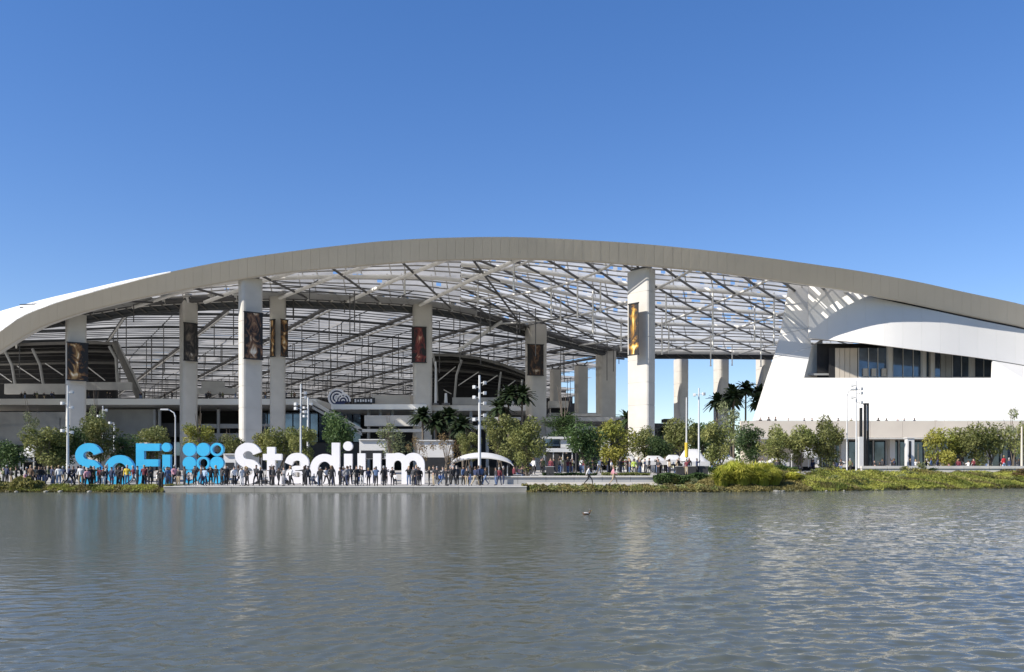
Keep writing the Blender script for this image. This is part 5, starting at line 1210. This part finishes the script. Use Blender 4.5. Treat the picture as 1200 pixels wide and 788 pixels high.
tent(800, 832, 526, 541, 556, 98, 5, 'largest white marquee right of the slim yellow sleeved pole')
tent(782, 803, 533, 539, 556, 99, 4, 'white tent left of the largest marquee')
tent(756, 784, 534, 540, 556, 100, 5, 'white tent at the foot of the tall green tree')
tent(722, 748, 531, 540, 556, 108, 4, 'white tent beneath the yellow green tree')
tent(838, 866, 532, 540, 552, 112, 5, 'white tent behind the olive tree right of the marquee')
tent(905, 925, 537, 542, 550, 112, 4, 'small white tent between the parapet trees')
tent(938, 960, 521, 532, 548, 116, 4, 'white tent between the parapet trees and the curved lamp')
tent(8, 24, 534, 541, 556, 92, 3, 'white umbrella tent at the left edge')
tent(22, 40, 521, 531, 556, 96, 3, 'white umbrella tent left of the broad olive tree')
# shell canopy to the right of the letters
sh = thing('shell_canopy', (X(566, 100), 100, 1.2), 'long low white shell shaped canopy behind the tall mast', 'canopy')
rows = [[(X(lerp(530, 603, u), 98) , 98 + 5 * v, Zp(547 - 17 * math.sin(math.pi * min(1, .08 + u * .92)) ** .5 * (.35 + .65 * math.sin(math.pi * (.15 + .7*v))), 98)) for u in [i / 16 for i in range(17)]] for v in [j / 6 for j in range(7)]]
mb = MB(); mb.grid(rows, thick=(0, 0, -.12)); mb.build('shell', M_tent, sh)
for a in (534, 548, 572, 594): pbox(a, a + 1.2, 546, 562, 99, .15, 'support', M_lamp, sh)
pbox(530, 602, 548, 560, 103, .2, 'back_wall', M_louv, sh)
for k in range(9):   # small dark panels and planters at the edge of the terrace
    a = (602, 622, 640, 792, 806, 818, 850, 1040, 1126)[k]; D = (88, 88.4, 88.8, 92, 92, 92, 99, 103, 103)[k]
    t = thing('planter_box', (X(a, D), D, 1.3), ('dark planter box left of the slim trunks', 'dark planter box under the dense olive tree', 'dark planter box right of the dense olive tree', 'dark barrier panel at the left pole foot', 'dark barrier panel under the marquee', 'dark barrier panel right of the marquee', 'dark barrier panel behind the lime grass', 'dark planter box by the white pillar', 'dark planter box under the grey green tree')[k], 'planter', 'dark planter boxes and panels on the plaza')
    g = gz(X(a, D), D); x0, x1 = X(a, D), X(a + (9 if k < 3 else 11), D)
    mb = MB(); mb.box(((x0+x1)/2, D, g + .45), (x1 - x0, .6, .9)); mb.build('box', M_louv, t); mb = MB(); mb.box(((x0+x1)/2, D, g + .93), (x1 - x0 + .06, .66, .06)); mb.build('rim', M_conc2, t)
# low ledges on the right plaza
lg = thing('ledge_wall', (X(1110, 100), 100, 1.8), 'long pale low ledge behind the right hand grass mounds', 'wall')
for k in range(7): pbox(1010 + k * 30, 1039.6 + k * 30, 546.3, 549.4, 97.5, .5, 'coping', M_pave, lg); pbox(1010 + k * 30, 1039.6 + k * 30, 549.5, 556, 97.6, .4, 'wall_panel', M_conc, lg)
# duck on the lake
dk = thing('duck', (X(687, 40), 39.5, 0), 'small duck swimming alone on the lake near centre', 'duck')
def duck():
    me = bpy.data.meshes.new('duck_body'); J = [(-.2, 0, .08), (-.08, 0, .07), (.08, 0, .08), (.16, 0, .16), (.17, 0, .26), (.23, 0, .25), (-.29, 0, .13)]
    me.from_pydata(J, [(0, 1), (1, 2), (2, 3), (3, 4), (4, 5), (0, 6)], []); o = bpy.data.objects.new('duck_skeleton', me); COL.objects.link(o); o.modifiers.new('skin', 'SKIN'); sv = me.skin_vertices[0].data
    for i, r_ in enumerate((.07, .10, .085, .04, .045, .014, .02)): sv[i].radius = (r_, r_); sv[i].use_root = i == 1
    sb = o.modifiers.new('sub', 'SUBSURF'); sb.levels = 2
    out = bpy.data.meshes.new_from_object(o.evaluated_get(bpy.context.evaluated_depsgraph_get())); bpy.data.objects.remove(o); out.materials.append(CM['brown']); return out
mesh_obj('body', duck(), dk)
mb = MB(); mb.tube([wloc(dk) + Vector((.21, 0, .25)), wloc(dk) + Vector((.29, 0, .235))], .018, 6, .008); mb.build('bill', CM['yellow'], dk)
mb = MB(); mb.tube([wloc(dk) + Vector((-.2, -.08, .13)), wloc(dk) + Vector((0, -.1, .12)), wloc(dk) + Vector((.06, -.06, .1))], .03, 6); mb.build('wing', CM['white'], dk)
dk.scale = (.8, .8, .8)
